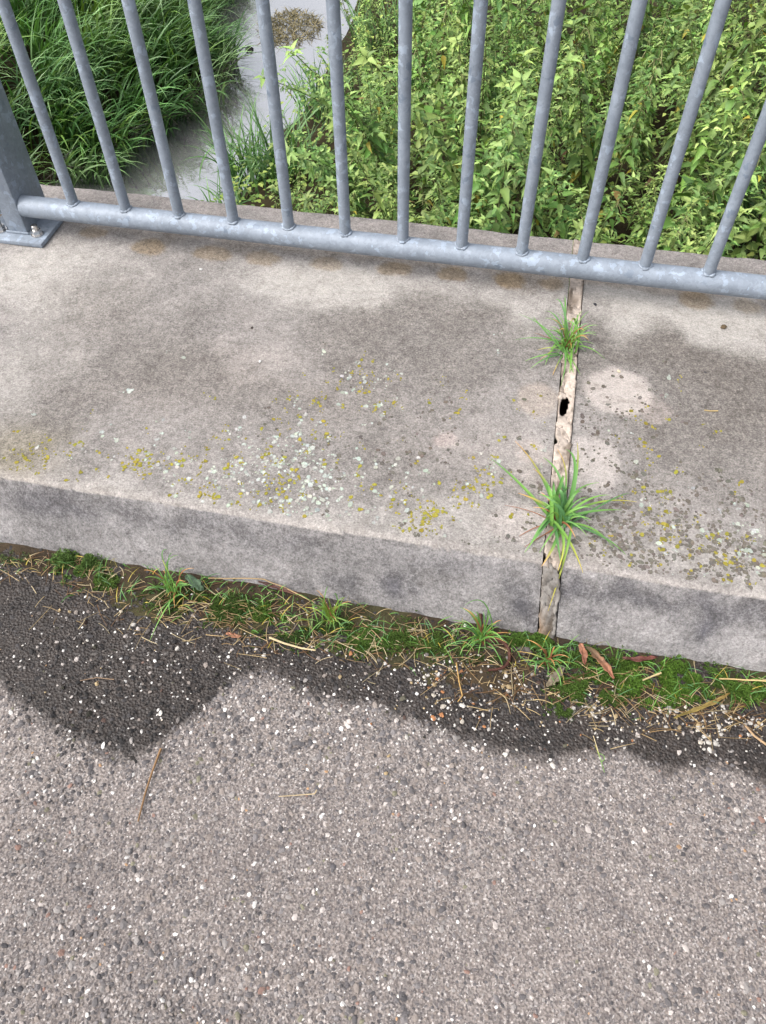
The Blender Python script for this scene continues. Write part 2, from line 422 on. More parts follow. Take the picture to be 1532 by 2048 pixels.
# tone patches seen on the slab: photo place, radii in cm along x and y, blend colour, strength
LT, DK, TAN, PINK, OLV = P(205, 200, 194), P(116, 110, 105), P(146, 126, 98), P(188, 179, 174), P(142, 132, 104)
blobs = [(60, 545, 14, 7, LT, .8), (175, 520, 10, 4, LT, .5), (600, 552, 14, 4, LT, .45), (715, 575, 10, 5, LT, .75), (640, 590, 9, 5, LT, .55), (150, 600, 12, 6, LT, .25),
         (540, 575, 7, 3, LT, .5), (1000, 600, 9, 5, LT, .4), (1060, 620, 6, 6, LT, .35), (1160, 740, 4, 8, DK, .5), (1300, 860, 6, 5, DK, .35), (1245, 605, 9, 5, LT, .85), (1330, 650, 9, 5, LT, .7), (1450, 640, 12, 5, LT, .8), (1490, 690, 7, 5, LT, .7), (1230, 660, 4, 5, LT, .3),
         (840, 600, 8, 4, LT, .3), (20, 740, 8, 12, LT, .4), (20, 900, 9, 6, OLV, .45), (40, 990, 16, 3, OLV, .3), (480, 720, 8, 8, PINK, .5), (650, 790, 7, 5, PINK, .3), (300, 800, 10, 6, PINK, .25),
         (210, 620, 12, 9, DK, .5), (330, 700, 10, 9, DK, .45), (420, 760, 12, 8, DK, .45), (240, 790, 12, 7, DK, .45), (150, 720, 9, 9, DK, .3), (100, 830, 9, 6, DK, .3), (560, 790, 10, 6, DK, .35),
         (690, 680, 9, 7, DK, .55), (770, 640, 8, 6, DK, .5), (890, 640, 9, 6, DK, .5), (960, 660, 7, 8, DK, .5), (800, 740, 12, 8, DK, .45), (930, 740, 9, 7, DK, .4), (700, 830, 9, 6, DK, .35), (1200, 680, 5, 6, DK, .65), (1260, 690, 7, 5, DK, .55),
         (1060, 700, 4, 8, DK, .35), (1400, 740, 10, 7, DK, .75), (1480, 790, 10, 8, DK, .8), (1500, 860, 8, 8, DK, .6), (1350, 720, 7, 5, DK, .5), (1420, 850, 8, 6, DK, .4), (1320, 900, 8, 8, DK, .3), (1500, 960, 9, 6, DK, .3), (1300, 740, 6, 4, DK, .35), (1510, 730, 5, 4, DK, .5),
         (860, 900, 10, 8, DK, .25), (500, 850, 14, 5, DK, .2), (760, 960, 10, 6, DK, .22), (960, 900, 8, 5, PINK, .3), (1000, 1060, 14, 3, LT, .35), (820, 1085, 14, 2, LT, .3), (560, 1030, 14, 2.5, LT, .25), (250, 985, 14, 2.5, LT, .3), (1450, 1160, 14, 2.5, LT, .35), (1180, 1130, 5, 3, PINK, .35),
         # damp tan drip marks below the rail
         (600, 500, 60, 2.2, TAN, .22), (1300, 575, 30, 2.0, TAN, .22), (10, 430, 7, 3, TAN, .6), (1000, 470, 80, 4, PINK, .35), (300, 400, 40, 4, PINK, .35)]
hard = [(297, 494, 4.6, 3.4, TAN, .62), (185, 464, 4, 2.2, TAN, .5), (425, 507, 5.2, 3.2, TAN, .55), (525, 517, 4.6, 3.0, TAN, .5), (655, 528, 4.4, 2.8, TAN, .5), (790, 538, 4.6, 2.9, TAN, .6), (906, 549, 3.9, 3.2, TAN, .66), (1021, 561, 3.8, 3.3, TAN, .8), (1104, 569, 3.0, 3.0, TAN, .55), (1390, 601, 4.2, 3.3, TAN, .66), (1492, 613, 3.6, 2.8, TAN, .5), (1237, 782, 7.4, 7.2, P(200, 191, 185), .92), (1185, 925, 5.5, 7.0, P(200, 192, 187), .85), (1066, 905, 3.6, 3.2, P(192, 181, 175), .6), (1075, 800, 4.4, 5.5, P(184, 170, 158), .5), (1040, 1050, 6.5, 4.5, P(192, 182, 177), .45), (1050, 960, 4.5, 4, P(188, 178, 172), .4), (890, 880, 2.2, 2.4, P(200, 182, 176), .4), (1310, 820, 3.5, 4, P(184, 172, 166), .35), (1140, 1155, 3, 2.5, P(176, 172, 178), .4)]
def top_tone(x, y):
    c = np.zeros((len(x), 3)); c[:] = P(152, 147, 144)
    wx = x+(fbm(x*11, y*11, 0, 5)-.5)*.17; wy = y+(fbm(x*11+5, y*11+3, 1, 5)-.5)*.17
    n = fbm(x*5, y*5, 2, 5)[:, None]; c = c*(1+(n-.5)*.40)
    n = fbm(x*26, y*26, 1, 4)[:, None]; c = c*(1+(n-.5)*.34)
    n = fbm((x*.86-y*.5)*26, (x*.5+y*.86)*5, 3, 4)[:, None]; c = c*(1+(n-.5)*.42)
    for px, py, rx, ry, col, s in blobs:
        bx, by = w_at(px, py)
        g = np.clip(1.25*np.exp(-(((wx-bx)/(rx*.0115))**2+((wy-by)/(ry*.012))**2)), 0, 1)*min(s*.92, 1)
        c = c+(np.array(col)-c)*g[:, None]
    wx = x+(fbm(x*30, y*30, 3, 3)-.5)*.018; wy = y+(fbm(x*30+5, y*30, 1, 3)-.5)*.018
    for px, py, rx, ry, col, s in hard:
        bx, by = w_at(px, py)
        d = np.sqrt(((wx-bx)/(rx*.0095))**2+((wy-by)/(ry*.0095))**2)
        g = np.clip((1.06-d)/.2, 0, 1)*s
        c = c+(np.array(col)*(1+(fbm(x*40, y*40, 0, 3)[:, None]-.5)*.3)-c)*g[:, None]
    # paler, worn arris at the front
    g = np.exp(-((y-KTOP)/.018)**2)*.45
    c = c+(np.array(P(186, 179, 174))-c)*g[:, None]
    return c
face_st = [(800, 1170, 2.6, 2.0, .8), (770, 1160, 2.5, 2, .5), (690, 1165, 2.2, 2.6, .5), (1040, 1205, 2.4, 2.6, .8), (1055, 1230, 2, 2.4, .6), (1405, 1260, 2.4, 2.6, .95), (1395, 1230, 1.8, 2.2, .55), (1180, 1240, 2.4, 2.2, .5), (620, 1085, 4, 2.4, .4), (500, 1080, 6, 3, .35), (140, 1010, 6, 2.6, .55), (60, 1000, 6, 3, .5), (280, 1040, 6, 2.5, .4), (390, 1050, 5, 2, .4), (860, 1130, 5, 2, .35), (1250, 1190, 6, 1.6, .55), (1330, 1195, 5, 1.6, .5), (1450, 1225, 6, 1.8, .45), (1520, 1220, 5, 2.4, .4), (960, 1140, 5, 2, .35), (1150, 1175, 2.0, 1.4, .6), (1125, 1190, .8, 1.4, .9), (30, 1085, 8, .9, .5), (650, 1190, 10, .9, .4), (830, 1240, 6, .7, .55)]
def face_tone(x, y, z):
    c = np.zeros((len(x), 3)); c[:] = P(150, 147, 147)
    n = fbm(x*8, z*12, 2, 5)[:, None]; c = c*(1+(n-.5)*.6)
    n = fbm(x*34, z*34, 1, 4)[:, None]; c = c*(1+(n-.5)*.4)
    wx = x+(fbm(x*24, z*24, 0, 4)-.5)*.07; wz = z+(fbm(x*24+5, z*24+3, 1, 4)-.5)*.06
    for px, py, rx, rz, s in face_st:
        p = on_face(px, py)
        g = np.exp(-(((wx-p[0])/(rx*.0115))**2+((wz-p[2])/(rz*.0105))**2))*s
        c = c+(np.array(P(78, 77, 83))-c)*g[:, None]
    g = np.clip((z+.022)/.02, 0, 1)*.35*np.clip(fbm(x*12, z*3, 3, 3)*2-.6, 0, 1)
    c = c+(np.array(P(112, 106, 104))-c)*g[:, None]
    return c

def slab(name, x0, x1, lo, hi):
    """profile swept along x: far face, top, rounded front arris, sloping face"""
    prof = [(FAR+.004, -.42), (FAR+.004, -.012)]
    prof += [(FAR+.004-.010*(1-math.cos(a)), -.012+.012*math.sin(a)) for a in (0.5, 1.0, math.pi/2)]
    yy = np.arange(FAR-.012, KTOP+.008, -.0085)
    prof += [(y, 0.0) for y in yy]
    fx, fz = KRUN/math.hypot(H, KRUN), H/math.hypot(H, KRUN)
    r = .008
    prof += [(KTOP+.006, -.0002), (KTOP+.002, -.0012), (KTOP-.0005, -.0030), (KTOP-.0022, -.0065)]
    for t in np.arange(.012, .21, .0075):
        prof.append((KTOP-fx*t, -fz*t))
    prof.append((KTOP-.06, -.42))
    prof = np.array(prof); npf = len(prof)
    ax_ = axis(lo, x0, x1, hi, .0085)
    Xg = np.repeat(ax_[:, None], npf, 1); Yg = np.repeat(prof[None, :, 0], len(ax_), 0).copy(); Zg = np.repeat(prof[None, :, 1], len(ax_), 0).copy()
    top = (Zg > -.0001); front = (Yg < KTOP+.01) & (Zg > -.3)
    nz = (fbm(Xg*16, (Yg+Zg)*16, 0, 4)-.5); n5 = (fbm(Xg*70, (Yg-Zg)*70, 1, 3)-.5)
    Zg += np.where(top, nz*.004+n5*.0012, 0)
    Yg += np.where(front, (fbm(Xg*9, Zg*20, 2, 4)-.5)*.010*np.clip(1, 0, 1)+n5*.0016, 0)
    Zg += np.where(front, nz*.003, 0)
    # chipped arris
    chip = np.clip(fbm(Xg*28, Xg*0+3, 3, 3)-.60, 0, 1)*.03
    arr = np.exp(-((Yg-KTOP)/.009)**2)*(Zg > -.02)
    Zg -= chip*arr
    # broken corners at the joint on the face
    e = np.exp(-np.abs(Xg-JX)/.02)*front
    Yg += e*.008*fbm(Zg*40, Xg*0, 1, 3)
    # far rim slightly ragged
    rim = (Yg > FAR-.012) & (Zg > -.02); Yg += np.where(rim, (fbm(Xg*14, Xg*0, 1, 4)-.5)*.010, 0)
    Xg = Xg+.016*np.clip(-Zg/H, 0, 1.2)*np.exp(-np.abs(Xg-JX)/.25)*(Yg < KTOP+.01)
    V = np.stack([Xg, Yg, Zg], -1).reshape(-1, 3); T = grid_tris(len(ax_), npf)
    # end caps
    caps = []
    for row, flip in ((0, 0), (len(ax_)-1, 1)):
        base = row*npf
        for i in range(1, npf-1):
            t = (base, base+i, base+i+1); caps.append(t[::-1] if flip else t)
    T = np.concatenate([T[:, ::-1], np.array(caps)])
    x, y, z = V.T
    c = top_tone(x, y); ff = face_tone(x, y, z); f = ((y < KTOP+.0005) & (z < -.004))[:, None]
    c = np.where(f, ff, c)
    c = np.where(((y > FAR) & (z < -.01))[:, None], np.array(P(130, 122, 112)), c)
    lum = c@np.array([.2126, .7152, .0722]); tint = c/lum[:, None]
    me = tri_mesh(name, V, T, tint, smooth=True)
    add_float(me, 'dirt', np.clip((LC-lum)/(LC-LD_), -.15, 1.1))
    smooth_by_angle(me, 40)
    return obj(name, me, MAT['concrete'])
slab_l = tag(slab('concrete_slab', -.5, JX-JW, -14, JX-JW), 'long weathered concrete edge slab left of the sealed joint, carrying the railing post', 'concrete slab', 'concrete edge slabs of the bridge')
slab_r = tag(slab('concrete_slab', JX+JW, 2.05, JX+JW, 16), 'weathered concrete edge slab right of the sealed joint, with a pale round patch', 'concrete slab', 'concrete edge slabs of the bridge')

# sealed joint with its hole and cracks
def joint():
    top = [(y, 0.) for y in np.arange(FAR-.004, KTOP+.004, -.004)]
    fx, fz = KRUN/math.hypot(H, KRUN), H/math.hypot(H, KRUN)
    top += [(KTOP+.001, -.002), (KTOP-.001, -.006)]+[(KTOP-fx*t, -fz*t) for t in np.arange(.010, .16, .004)]
    top = np.array(top); us = np.linspace(-1, 1, 15)
    ny, nu = len(top), len(us)
    s = np.arange(ny)*.004
    wl = JW-.0008-np.clip(fbm(s*30, s*0, 0, 3)-.58, 0, 1)*.020; wr = JW-.0006-np.clip(fbm(s*34, s*0+7, 1, 3)-.68, 0, 1)*.016
    front = top[:, 1] < -.003
    wl = np.where(front, JW-.001-np.clip(fbm(s*60, s*0, 2, 3)-.55, 0, 1)*.02, wl); wr = np.where(front, JW-.0015-np.clip(fbm(s*50, s*0+3, 3, 3)-.5, 0, 1)*.01, wr)
    Xg = JX+np.where(us[None] < 0, us[None]*wl[:, None], us[None]*wr[:, None])
    Yg = np.repeat(top[:, :1], nu, 1).copy(); Zg = np.repeat(top[:, 1:], nu, 1).copy()
    dip = .0022*(1-us[None]**2)+.0015+np.clip(fbm(Xg*60, Yg*60, 2, 3)-.55, 0, 1)*.02
    Zg = np.where(front[:, None], Zg, Zg-dip)
    Yg = np.where(front[:, None], Yg+.002+(fbm(Xg*90, Zg*90, 1, 3)-.4)*.012, Yg)
    # torn place near the rail and sunken part under the upper tuft
    for px, py, rx, ry, dep in ((1146, 603, .016, .022, .008), (1127, 782, .006, .007, .006), (1135, 690, .014, .05, .003), (1130, 770, .003, .003, .01), (1113, 1040, .015, .07, .006), (1100, 955, .012, .02, .004)):
        bx, by = w_at(px, py)
        Zg -= dep*np.exp(-((Xg-bx)/rx)**2-((Yg-by)/ry)**2)*(~front[:, None])
    hx, hy = w_at(1127.5, 815)
    hn = (fbm(Xg*120, Yg*120, 3, 3)-.5)*.7
    hole = np.sqrt(((Xg-hx-(Yg-hy)*.12)/.0105)**2+((Yg-hy)/.030)**2)+hn
    Xg = Xg+.016*np.clip(-Zg/H, 0, 1.2)*front[:, None]
    V = np.stack([Xg, Yg, Zg], -1).reshape(-1, 3); T = grid_tris(ny, nu)
    hv = hole.ravel(); T = T[(hv[T].mean(1) > .92)]
    x, y, z = V.T; u = np.repeat(us[None], ny, 0).ravel()
    c = np.zeros((len(V), 3)); c[:] = P(198, 184, 172); c *= (1+(fbm(x*45, y*45, 0, 4)-.5)*.7)[:, None]
    c = np.where((front.repeat(nu))[:, None], np.array(P(146, 141, 136))*(1+(fbm(x*90, z*90, 1, 3)-.5)*.8)[:, None], c)
    dirt = np.clip(fbm(x*80, y*25, 2, 4)-.48, 0, 1)*3.4+np.clip(np.abs(u)-.8, 0, 1)*1.0*fbm(x*50, y*50, 1, 3); dirt = np.clip(dirt+np.clip((fbm(x*140, y*60, 3, 3)-.6)*6, 0, .5), 0, .8)
    for px, py, rx, ry, s_ in ((1146, 600, .018, .018, .85), (1127, 782, .006, .006, .7), (1135, 700, .014, .045, .45), (1113, 1045, .016, .06, .5), (1130, 770, .003, .003, .9)):
        bx, by = w_at(px, py); dirt = np.maximum(dirt, s_*np.exp(-((x-bx)/rx)**2-((y-by)/ry)**2)*(.5+fbm(x*90, y*90, 1, 3)))
    c = c+(np.array(P(92, 78, 64))-c)*np.clip(dirt, 0, .9)[:, None]
    rust = front.repeat(nu)*np.clip((-z-.07)/.05, 0, 1)*np.clip(-u*1.2, 0, 1)*.6
    c = c+(np.array(P(150, 112, 70))-c)*rust[:, None]
    me = tri_mesh('joint_sealant', V, T[:, ::-1], c, smooth=True)
    o = obj('joint_sealant', me, MAT['sealant'])
    sol = o.modifiers.new('thickness', 'SOLIDIFY'); sol.thickness = .006; sol.offset = -1
    return tag(o, 'beige cracked sealant strip filling the joint between the two concrete slabs, with a black hole', 'joint')
joint()

# lichen
def disc_mesh(name, x, y, r, col, zt=.0014, z0=None):
    n = len(x); K = 12; a = np.linspace(0, 2*math.pi, K, endpoint=False)
    rr = r[:, None]*rng.uniform(.82, 1.12, (n, K))*(1+.14*np.sin(2*a[None]+rng.uniform(0, 6, (n, 1))))
    z0 = np.zeros(n) if z0 is None else z0
    ring = np.stack([x[:, None]+rr*np.cos(a), y[:, None]+rr*np.sin(a), np.repeat(z0[:, None]+zt, K, 1)], -1)
    ring2 = np.stack([x[:, None]+rr*1.12*np.cos(a), y[:, None]+rr*1.12*np.sin(a), np.repeat(z0[:, None]-.003, K, 1)], -1)
    cen = np.stack([x, y, z0+zt*1.15], -1)[:, None]
    V = np.concatenate([ring, ring2, cen], 1)
    T = []
    for i in range(K):
        j = (i+1) % K; T += [(2*K, i, j), (K+i, K+j, j), (K+i, j, i)]
    T = (np.array(T)[None]+(np.arange(n)*(2*K+1))[:, None, None]).reshape(-1, 3)
    C = np.repeat(col[:, None], 2*K+1, 1).copy(); C[:, 2*K] *= 1.1; C[:, :2*K] *= .92
    return tri_mesh(name, V.reshape(-1, 3), T, C.reshape(-1, 3))
def cluster(spec):
    out = []
    for px, py, sx, sy, n in spec:
        out.append(np.stack([rng.normal(px, sx, n), rng.normal(py, sy, n)], 1))
    p = np.concatenate(out)
    p = np.concatenate([p, p[::2]+rng.normal(0, 24, (len(p[::2]), 2))])
    p = np.concatenate([p]+[p[rng.random(len(p)) < .55] for _ in range(3)]); p[len(p)//3:] += rng.normal(0, 4.5, (len(p)-len(p)//3, 2))
    # only on the top surface, in front of the rail and off the joint
    w = np.array([w_at(*q) for q in p])
    ok = (w[:, 1] > KTOP+.014) & (w[:, 1] < -.08) & (np.abs(w[:, 0]-JX) > JW+.012)
    return w[ok]
LW, LY, LD, LG = P(184, 189, 180), P(156, 147, 64), P(118, 112, 104), P(160, 158, 148)
white = cluster([(560, 930, 75, 45, 62), (620, 960, 45, 40, 34), (480, 960, 70, 30, 26), (590, 870, 35, 22, 14), (700, 770, 45, 26, 14), (250, 915, 90, 28, 14), (640, 1010, 70, 25, 22), (720, 920, 70, 50, 14), (1330, 1040, 90, 50, 16), (1440, 1100, 60, 40, 16), (980, 900, 60, 60, 8), (1230, 850, 140, 80, 8), (800, 1000, 90, 50, 14), (1500, 1090, 40, 30, 8), (300, 820, 200, 60, 8)])
yellow = cluster([(75, 920, 35, 22, 16), (60, 905, 30, 14, 8), (270, 930, 28, 18, 16), (275, 935, 12, 10, 10), (430, 895, 60, 25, 16), (420, 960, 40, 25, 16), (520, 1000, 60, 24, 26), (600, 930, 45, 40, 26), (690, 770, 50, 30, 20), (850, 1032, 22, 12, 24), (820, 1050, 25, 9, 10), (930, 985, 22, 14, 14), (990, 960, 25, 15, 10), (1330, 1030, 90, 60, 34), (1450, 1110, 60, 40, 24), (760, 980, 60, 40, 14), (820, 840, 120, 60, 16), (640, 850, 60, 30, 12), (1270, 1090, 60, 30, 12), (1040, 870, 60, 70, 12), (1290, 830, 60, 30, 8), (350, 870, 220, 50, 14)])
darkl = cluster([(1330, 1060, 110, 55, 170), (1450, 1110, 70, 40, 90), (1230, 1090, 50, 40, 60), (1200, 960, 60, 60, 40), (1100, 1060, 80, 50, 20), (800, 900, 160, 80, 60), (1190, 860, 60, 40, 18), (1260, 790, 60, 40, 22)])
def lichen(name, label, w, col, rmean, nbig, sg=.42):
    r = np.clip(rng.lognormal(math.log(rmean), sg, len(w)), rmean*.4, rmean*2.3)
    o = np.argsort(-r); w = w[o]; r = r[o]
    c = np.array(col)[None]*rng.uniform(.72, 1.22, (len(w), 1))*rng.uniform(.93, 1.07, (len(w), 3))
    # each surface patch belongs to the slab that it grows on
    for s, sel in ((slab_l, w[:, 0] < JX), (slab_r, w[:, 0] > JX)):
        idx = np.where(sel)[0]; rest = idx[nbig:]
        if len(rest):
            z = (fbm(w[rest, 0]*16, w[rest, 1]*16, 0, 4)-.5)*.004
            tag(obj(name, disc_mesh(name, w[rest, 0], w[rest, 1], r[rest], c[rest], .0006, z), MAT['lichen'], s), label, kind='stuff')
        for i in idx[:nbig]:
            z = float((fbm(w[i:i+1, 0]*16, w[i:i+1, 1]*16, 0, 4)[0]-.5)*.004)
            p = obj(name.replace('s', '', 0)+'_patch', disc_mesh(name+'_patch', np.zeros(1), np.zeros(1), r[i:i+1], np.ones((1, 3)), .0012), MAT['lichen_obj'], s, (w[i, 0], w[i, 1], z))
            p.color = (*c[i], 1)
lichen('dark_lichen', None, darkl, LD, .0021, 0, .45)
lichen('yellow_lichen', None, yellow, LY, .0017, 22, .5)
lichen('white_lichen', None, white, LW, .0019, 24, .55)

# ------------------------------------------------------------------ railing
rail = tag(obj('bridge_railing', None, loc=(0, 0, 0)), 'galvanised steel bridge railing of upright round bars on a tubular bottom rail', 'railing')
TOPZ = 1.02
def part(name, bm, parent=rail, mat=None, ang=40):
    me = bpy.data.meshes.new(name); bm.normal_update(); bm.to_mesh(me); bm.free(); smooth_by_angle(me, ang)
    return obj(name, me, mat or MAT['galv'], parent)
def post(xc):
    bm = bmesh.new(); box(bm, xc-.025, xc+.025, -.024, .092, .012, TOPZ+.02, .004); p = part('post', bm)
    bm = bmesh.new(); box(bm, xc-.078, xc+.076, -.058, .125, .0015, .0125, .0015); part('base_plate', bm, p)
    bm = bmesh.new(); box(bm, xc-.030, xc+.030, -.029, -.0235, .0125, .018, .002); part('weld_seam', bm, p)
    for bx in (-.047, .049):
        for by in (-.022, .094):
            x, y = xc+bx, by
            bm = bmesh.new(); cyl(bm, (x, y, .0126), (x, y, .0152), .0150, n=20)
            cyl(bm, (x, y, .0153), (x, y, .0265), .0122, n=6); b = part('bolt_nut', bm, p, MAT['stainless'], 30)
            bm = bmesh.new(); cyl(bm, (x, y, .0266), (x, y, .038), .0078, n=14); bmesh.ops.bevel(bm, geom=[e for e in bm.edges if all(abs(v.co.z-.038) < 1e-4 for v in e.verts)], offset=.0015, segments=2, affect='EDGES')
            part('bolt_end', bm, b, MAT['stainless'])
XPL, XPR = -.16, 2.11
for xc in (XPL, XPR): post(xc)
def tube(name, x0, x1, z, r):
    bm = bmesh.new(); n = 24; seg = 2
    cyl(bm, (x0, 0, z), (x1, 0, z), r, n=32); return part(name, bm)
tube('bottom_rail', XPL+.0255, XPR-.0255, RZ, RR)
tube('bottom_rail', -2.2, XPL-.0255, RZ, RR)
tube('bottom_rail', XPR+.0255, 4.2, RZ, RR)
bm = bmesh.new(); cyl(bm, (-2.2, .03, TOPZ+.045), (4.2, .03, TOPZ+.045), .030, n=32); part('handrail', bm)
bm = bmesh.new(); cyl(bm, (XPL+.0255, 0, TOPZ-.06), (XPR-.0255, 0, TOPZ-.06), RR, n=32); part('top_rail', bm)
bal_me = None
for i in list(range(0, 16)):
    x = i*PITCHX
    if bal_me is None:
        bm = bmesh.new(); cyl(bm, (0, 0, RZ+.018), (0, 0, TOPZ-.07), BR, n=24, caps=False)
        bal_me = bpy.data.meshes.new('baluster'); bm.to_mesh(bal_me); bm.free(); smooth_by_angle(bal_me); bal_me.materials.append(MAT['galv'])
        # weld: saddle-shaped bead where the bar meets the tube
        weld_me = []
        for k in range(4):
            r = np.random.default_rng(60+k); bm = bmesh.new(); rings = []; na, nb = 28, 8
            for a in range(na):
                t = 2*math.pi*a/na; ring = []
                rad = BR+.0008; x_, y_ = rad*math.cos(t), rad*math.sin(t)
                z_ = math.sqrt(max(RR**2-y_**2, 0)); th = .0026*(1+.3*math.sin(5*t+k)+.25*r.normal())
                for b_ in range(nb):
                    u = 2*math.pi*b_/nb
                    ring.append(bm.verts.new((x_+math.cos(t)*th*math.cos(u), y_+math.sin(t)*th*math.cos(u), RZ+z_+.0008+th*.9*math.sin(u))))
                rings.append(ring)
            for a in range(na):
                for b_ in range(nb):
                    bm.faces.new((rings[a][b_], rings[(a+1) % na][b_], rings[(a+1) % na][(b_+1) % nb], rings[a][(b_+1) % nb]))
            w = bpy.data.meshes.new('weld_bead'); bm.normal_update(); bm.to_mesh(w); bm.free(); smooth_by_angle(w, 80); w.materials.append(MAT['galv']); weld_me.append(w)
    b = obj('baluster', bal_me, None, rail, (x, 0, 0))
    w = obj('weld_bead', weld_me[i % 4], None, b); w.rotation_euler = (0, 0, math.pi*(i % 2))

# ------------------------------------------------------------------ gutter: soil, moss, grit, straw
foot_px = [(-200, 1050), (0, 1090), (120, 1108), (230, 1130), (300, 1148), (370, 1160), (400, 1172), (450, 1172), (520, 1170), (560, 1186), (640, 1205), (720, 1222), (800, 1240), (880, 1243), (960, 1252), (1040, 1268), (1110, 1276), (1160, 1300), (1210, 1318), (1280, 1326), (1350, 1333), (1420, 1350), (1480, 1364), (1532, 1368), (1700, 1385)]
foot = np.array([on_face(*p) for p in foot_px]); foot = foot[np.argsort(foot[:, 0])]
def foot_z(x): return np.interp(x, foot[:, 0], np.clip(foot[:, 2], -H+.001, -.03))
edge_px = [(-200, 1090), (0, 1135), (110, 1175), (200, 1225), (290, 1262), (380, 1262), (450, 1285), (560, 1300), (640, 1320), (720, 1330), (800, 1352), (880, 1385), (960, 1410), (1040, 1425), (1120, 1440), (1200, 1440), (1280, 1440), (1360, 1450), (1440, 1470), (1532, 1490), (1700, 1520)]
edge = np.array([at(x, y, -H) for x, y in edge_px]); edge = edge[np.argsort(edge[:, 0])]
def edge_y(x): return np.interp(x, edge[:, 0], edge[:, 1])
def face_y(z): return KTOP+KRUN*(z/H)
def soil_z(x, y):
    yf = face_y(foot_z(x)); w = np.clip((y-edge_y(x))/np.maximum(yf-edge_y(x), .01), 0, 1)
    h = (foot_z(x)+H)
    return -H-.002+h*w**1.6+.006*np.clip(w*3, 0, 1)*(fbm(x*45, y*45, 1, 4)-.2)*1.2
sx = np.arange(-.35, 2.15, .006); sv = np.linspace(0, 1, 28)
Xg = np.repeat(sx[:, None], len(sv), 1)
y0 = edge_y(Xg)-.012; y1 = face_y(foot_z(Xg))+.012
Yg = y0+(y1-y0)*sv[None]; Zg = soil_z(Xg, Yg)-.0015*(sv[None] < .05)
c = np.zeros((Xg.size, 3)); xx, yy_ = Xg.ravel(), Yg.ravel()
n1 = fbm(xx*30, yy_*30, 0, 4)[:, None]; n2 = fbm(xx*9, yy_*9, 2, 3)[:, None]
c = np.array(P(44, 38, 32))*(1-n1)*1.5+np.array(P(92, 78, 60))*n1*.8
c = np.where(n2 > .55, c*.7+np.array(P(70, 80, 44))*.3, c)
me = tri_mesh('gutter_soil', np.stack([Xg, Yg, Zg], -1), grid_tris(len(sx), len(sv)), c, smooth=True)
soil = tag(obj('gutter_soil', me, MAT['soil']), 'dark soil washed up along the foot of the concrete kerb', kind='structure')

# moss: tiny leafy shoots in cushions
moss_sp = [(150, 1138, 30, 16, 1500, 1.5, (96, 150, 62)), (200, 1165, 22, 10, 500, 1.1, (84, 132, 44)), (400, 1205, 50, 18, 1500, 1., (70, 112, 36)), (330, 1195, 50, 20, 600, .8, (72, 110, 40)), (465, 1225, 50, 18, 1100, 1., (72, 116, 38)), (545, 1238, 28, 20, 1500, 1.1, (84, 136, 42)), (600, 1270, 50, 18, 900, .9, (64, 104, 36)),
           (730, 1285, 40, 18, 1600, 1., (78, 128, 40)), (790, 1275, 45, 18, 1300, .9, (74, 118, 38)), (860, 1290, 30, 18, 900, .9, (78, 122, 40)), (1060, 1285, 30, 11, 1500, 1.1, (86, 142, 46)), (1140, 1310, 40, 20, 1500, 1., (80, 128, 42)), (1170, 1375, 40, 22, 1700, 1., (78, 126, 40)), (1240, 1360, 30, 26, 1300, 1., (82, 132, 42)),
           (1330, 1370, 48, 24, 4200, 1.2, (88, 146, 42)), (1280, 1345, 40, 14, 1500, 1., (84, 136, 42)), (1400, 1365, 35, 20, 1800, 1., (80, 130, 42)), (1500, 1384, 26, 14, 1700, 1.1, (84, 138, 42)), (1240, 1400, 40, 18, 900, .9, (72, 112, 38)), (1140, 1420, 26, 12, 600, .9, (76, 120, 40)), (1450, 1380, 40, 16, 700, .8, (78, 122, 40)), (950, 1310, 60, 18, 700, .8, (70, 108, 40)), (680, 1255, 40, 15, 500, .8, (72, 112, 40)), (20, 1118, 30, 8, 300, .8, (96, 132, 66))]
MV, MT, MC = [], [], []; off = 0
for px, py, sx_, sy_, n, s, col in moss_sp:
    q = np.stack([rng.normal(px, sx_*.75, n), rng.normal(py, sy_*.75, n)], 1)
    w = np.array([at(a, b-7, -H+.012)[:2] for a, b in q]); x, y = w.T
    clump = fbm(x*48, y*48, 3, 3); ok = (y < face_y(foot_z(x))+.002) & (y > edge_y(x)-.008) & (clump > .43)
    x, y, clump = x[ok], y[ok], clump[ok]; n = len(x)
    z = soil_z(x, y)+(clump-.43)*.026*s
    K = 5; a0 = rng.uniform(0, 6.28, n)
    L = rng.uniform(.0022, .0042, n)*s
    for k in range(K):
        a = a0+k*2*math.pi/K+rng.normal(0, .25, n); el = rng.uniform(.1, 1.1, n)
        d = np.stack([np.cos(a)*np.cos(el), np.sin(a)*np.cos(el), np.sin(el)], 1); sd_ = np.stack([-np.sin(a), np.cos(a), np.zeros(n)], 1)
        base = np.stack([x, y, z], 1)
        mid = base+d*(L*.55)[:, None]
        V = np.stack([base, mid+sd_*(L*.26)[:, None], base+d*L[:, None], mid-sd_*(L*.26)[:, None]], 1)
        T = np.array([[0, 1, 2], [0, 2, 3]])[None]+(np.arange(n)*4)[:, None, None]+off
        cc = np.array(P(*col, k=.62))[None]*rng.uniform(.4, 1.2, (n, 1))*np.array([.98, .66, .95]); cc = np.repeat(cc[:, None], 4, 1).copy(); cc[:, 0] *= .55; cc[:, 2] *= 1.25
        MV.append(V.reshape(-1, 3)); MT.append(T.reshape(-1, 3)); MC.append(cc.reshape(-1, 3)); off += n*4
tag(obj('moss', tri_mesh('moss', np.concatenate(MV), np.concatenate(MT), np.concatenate(MC)), MAT['moss']), 'bright green moss cushions along the foot of the kerb', 'moss', kind='stuff')

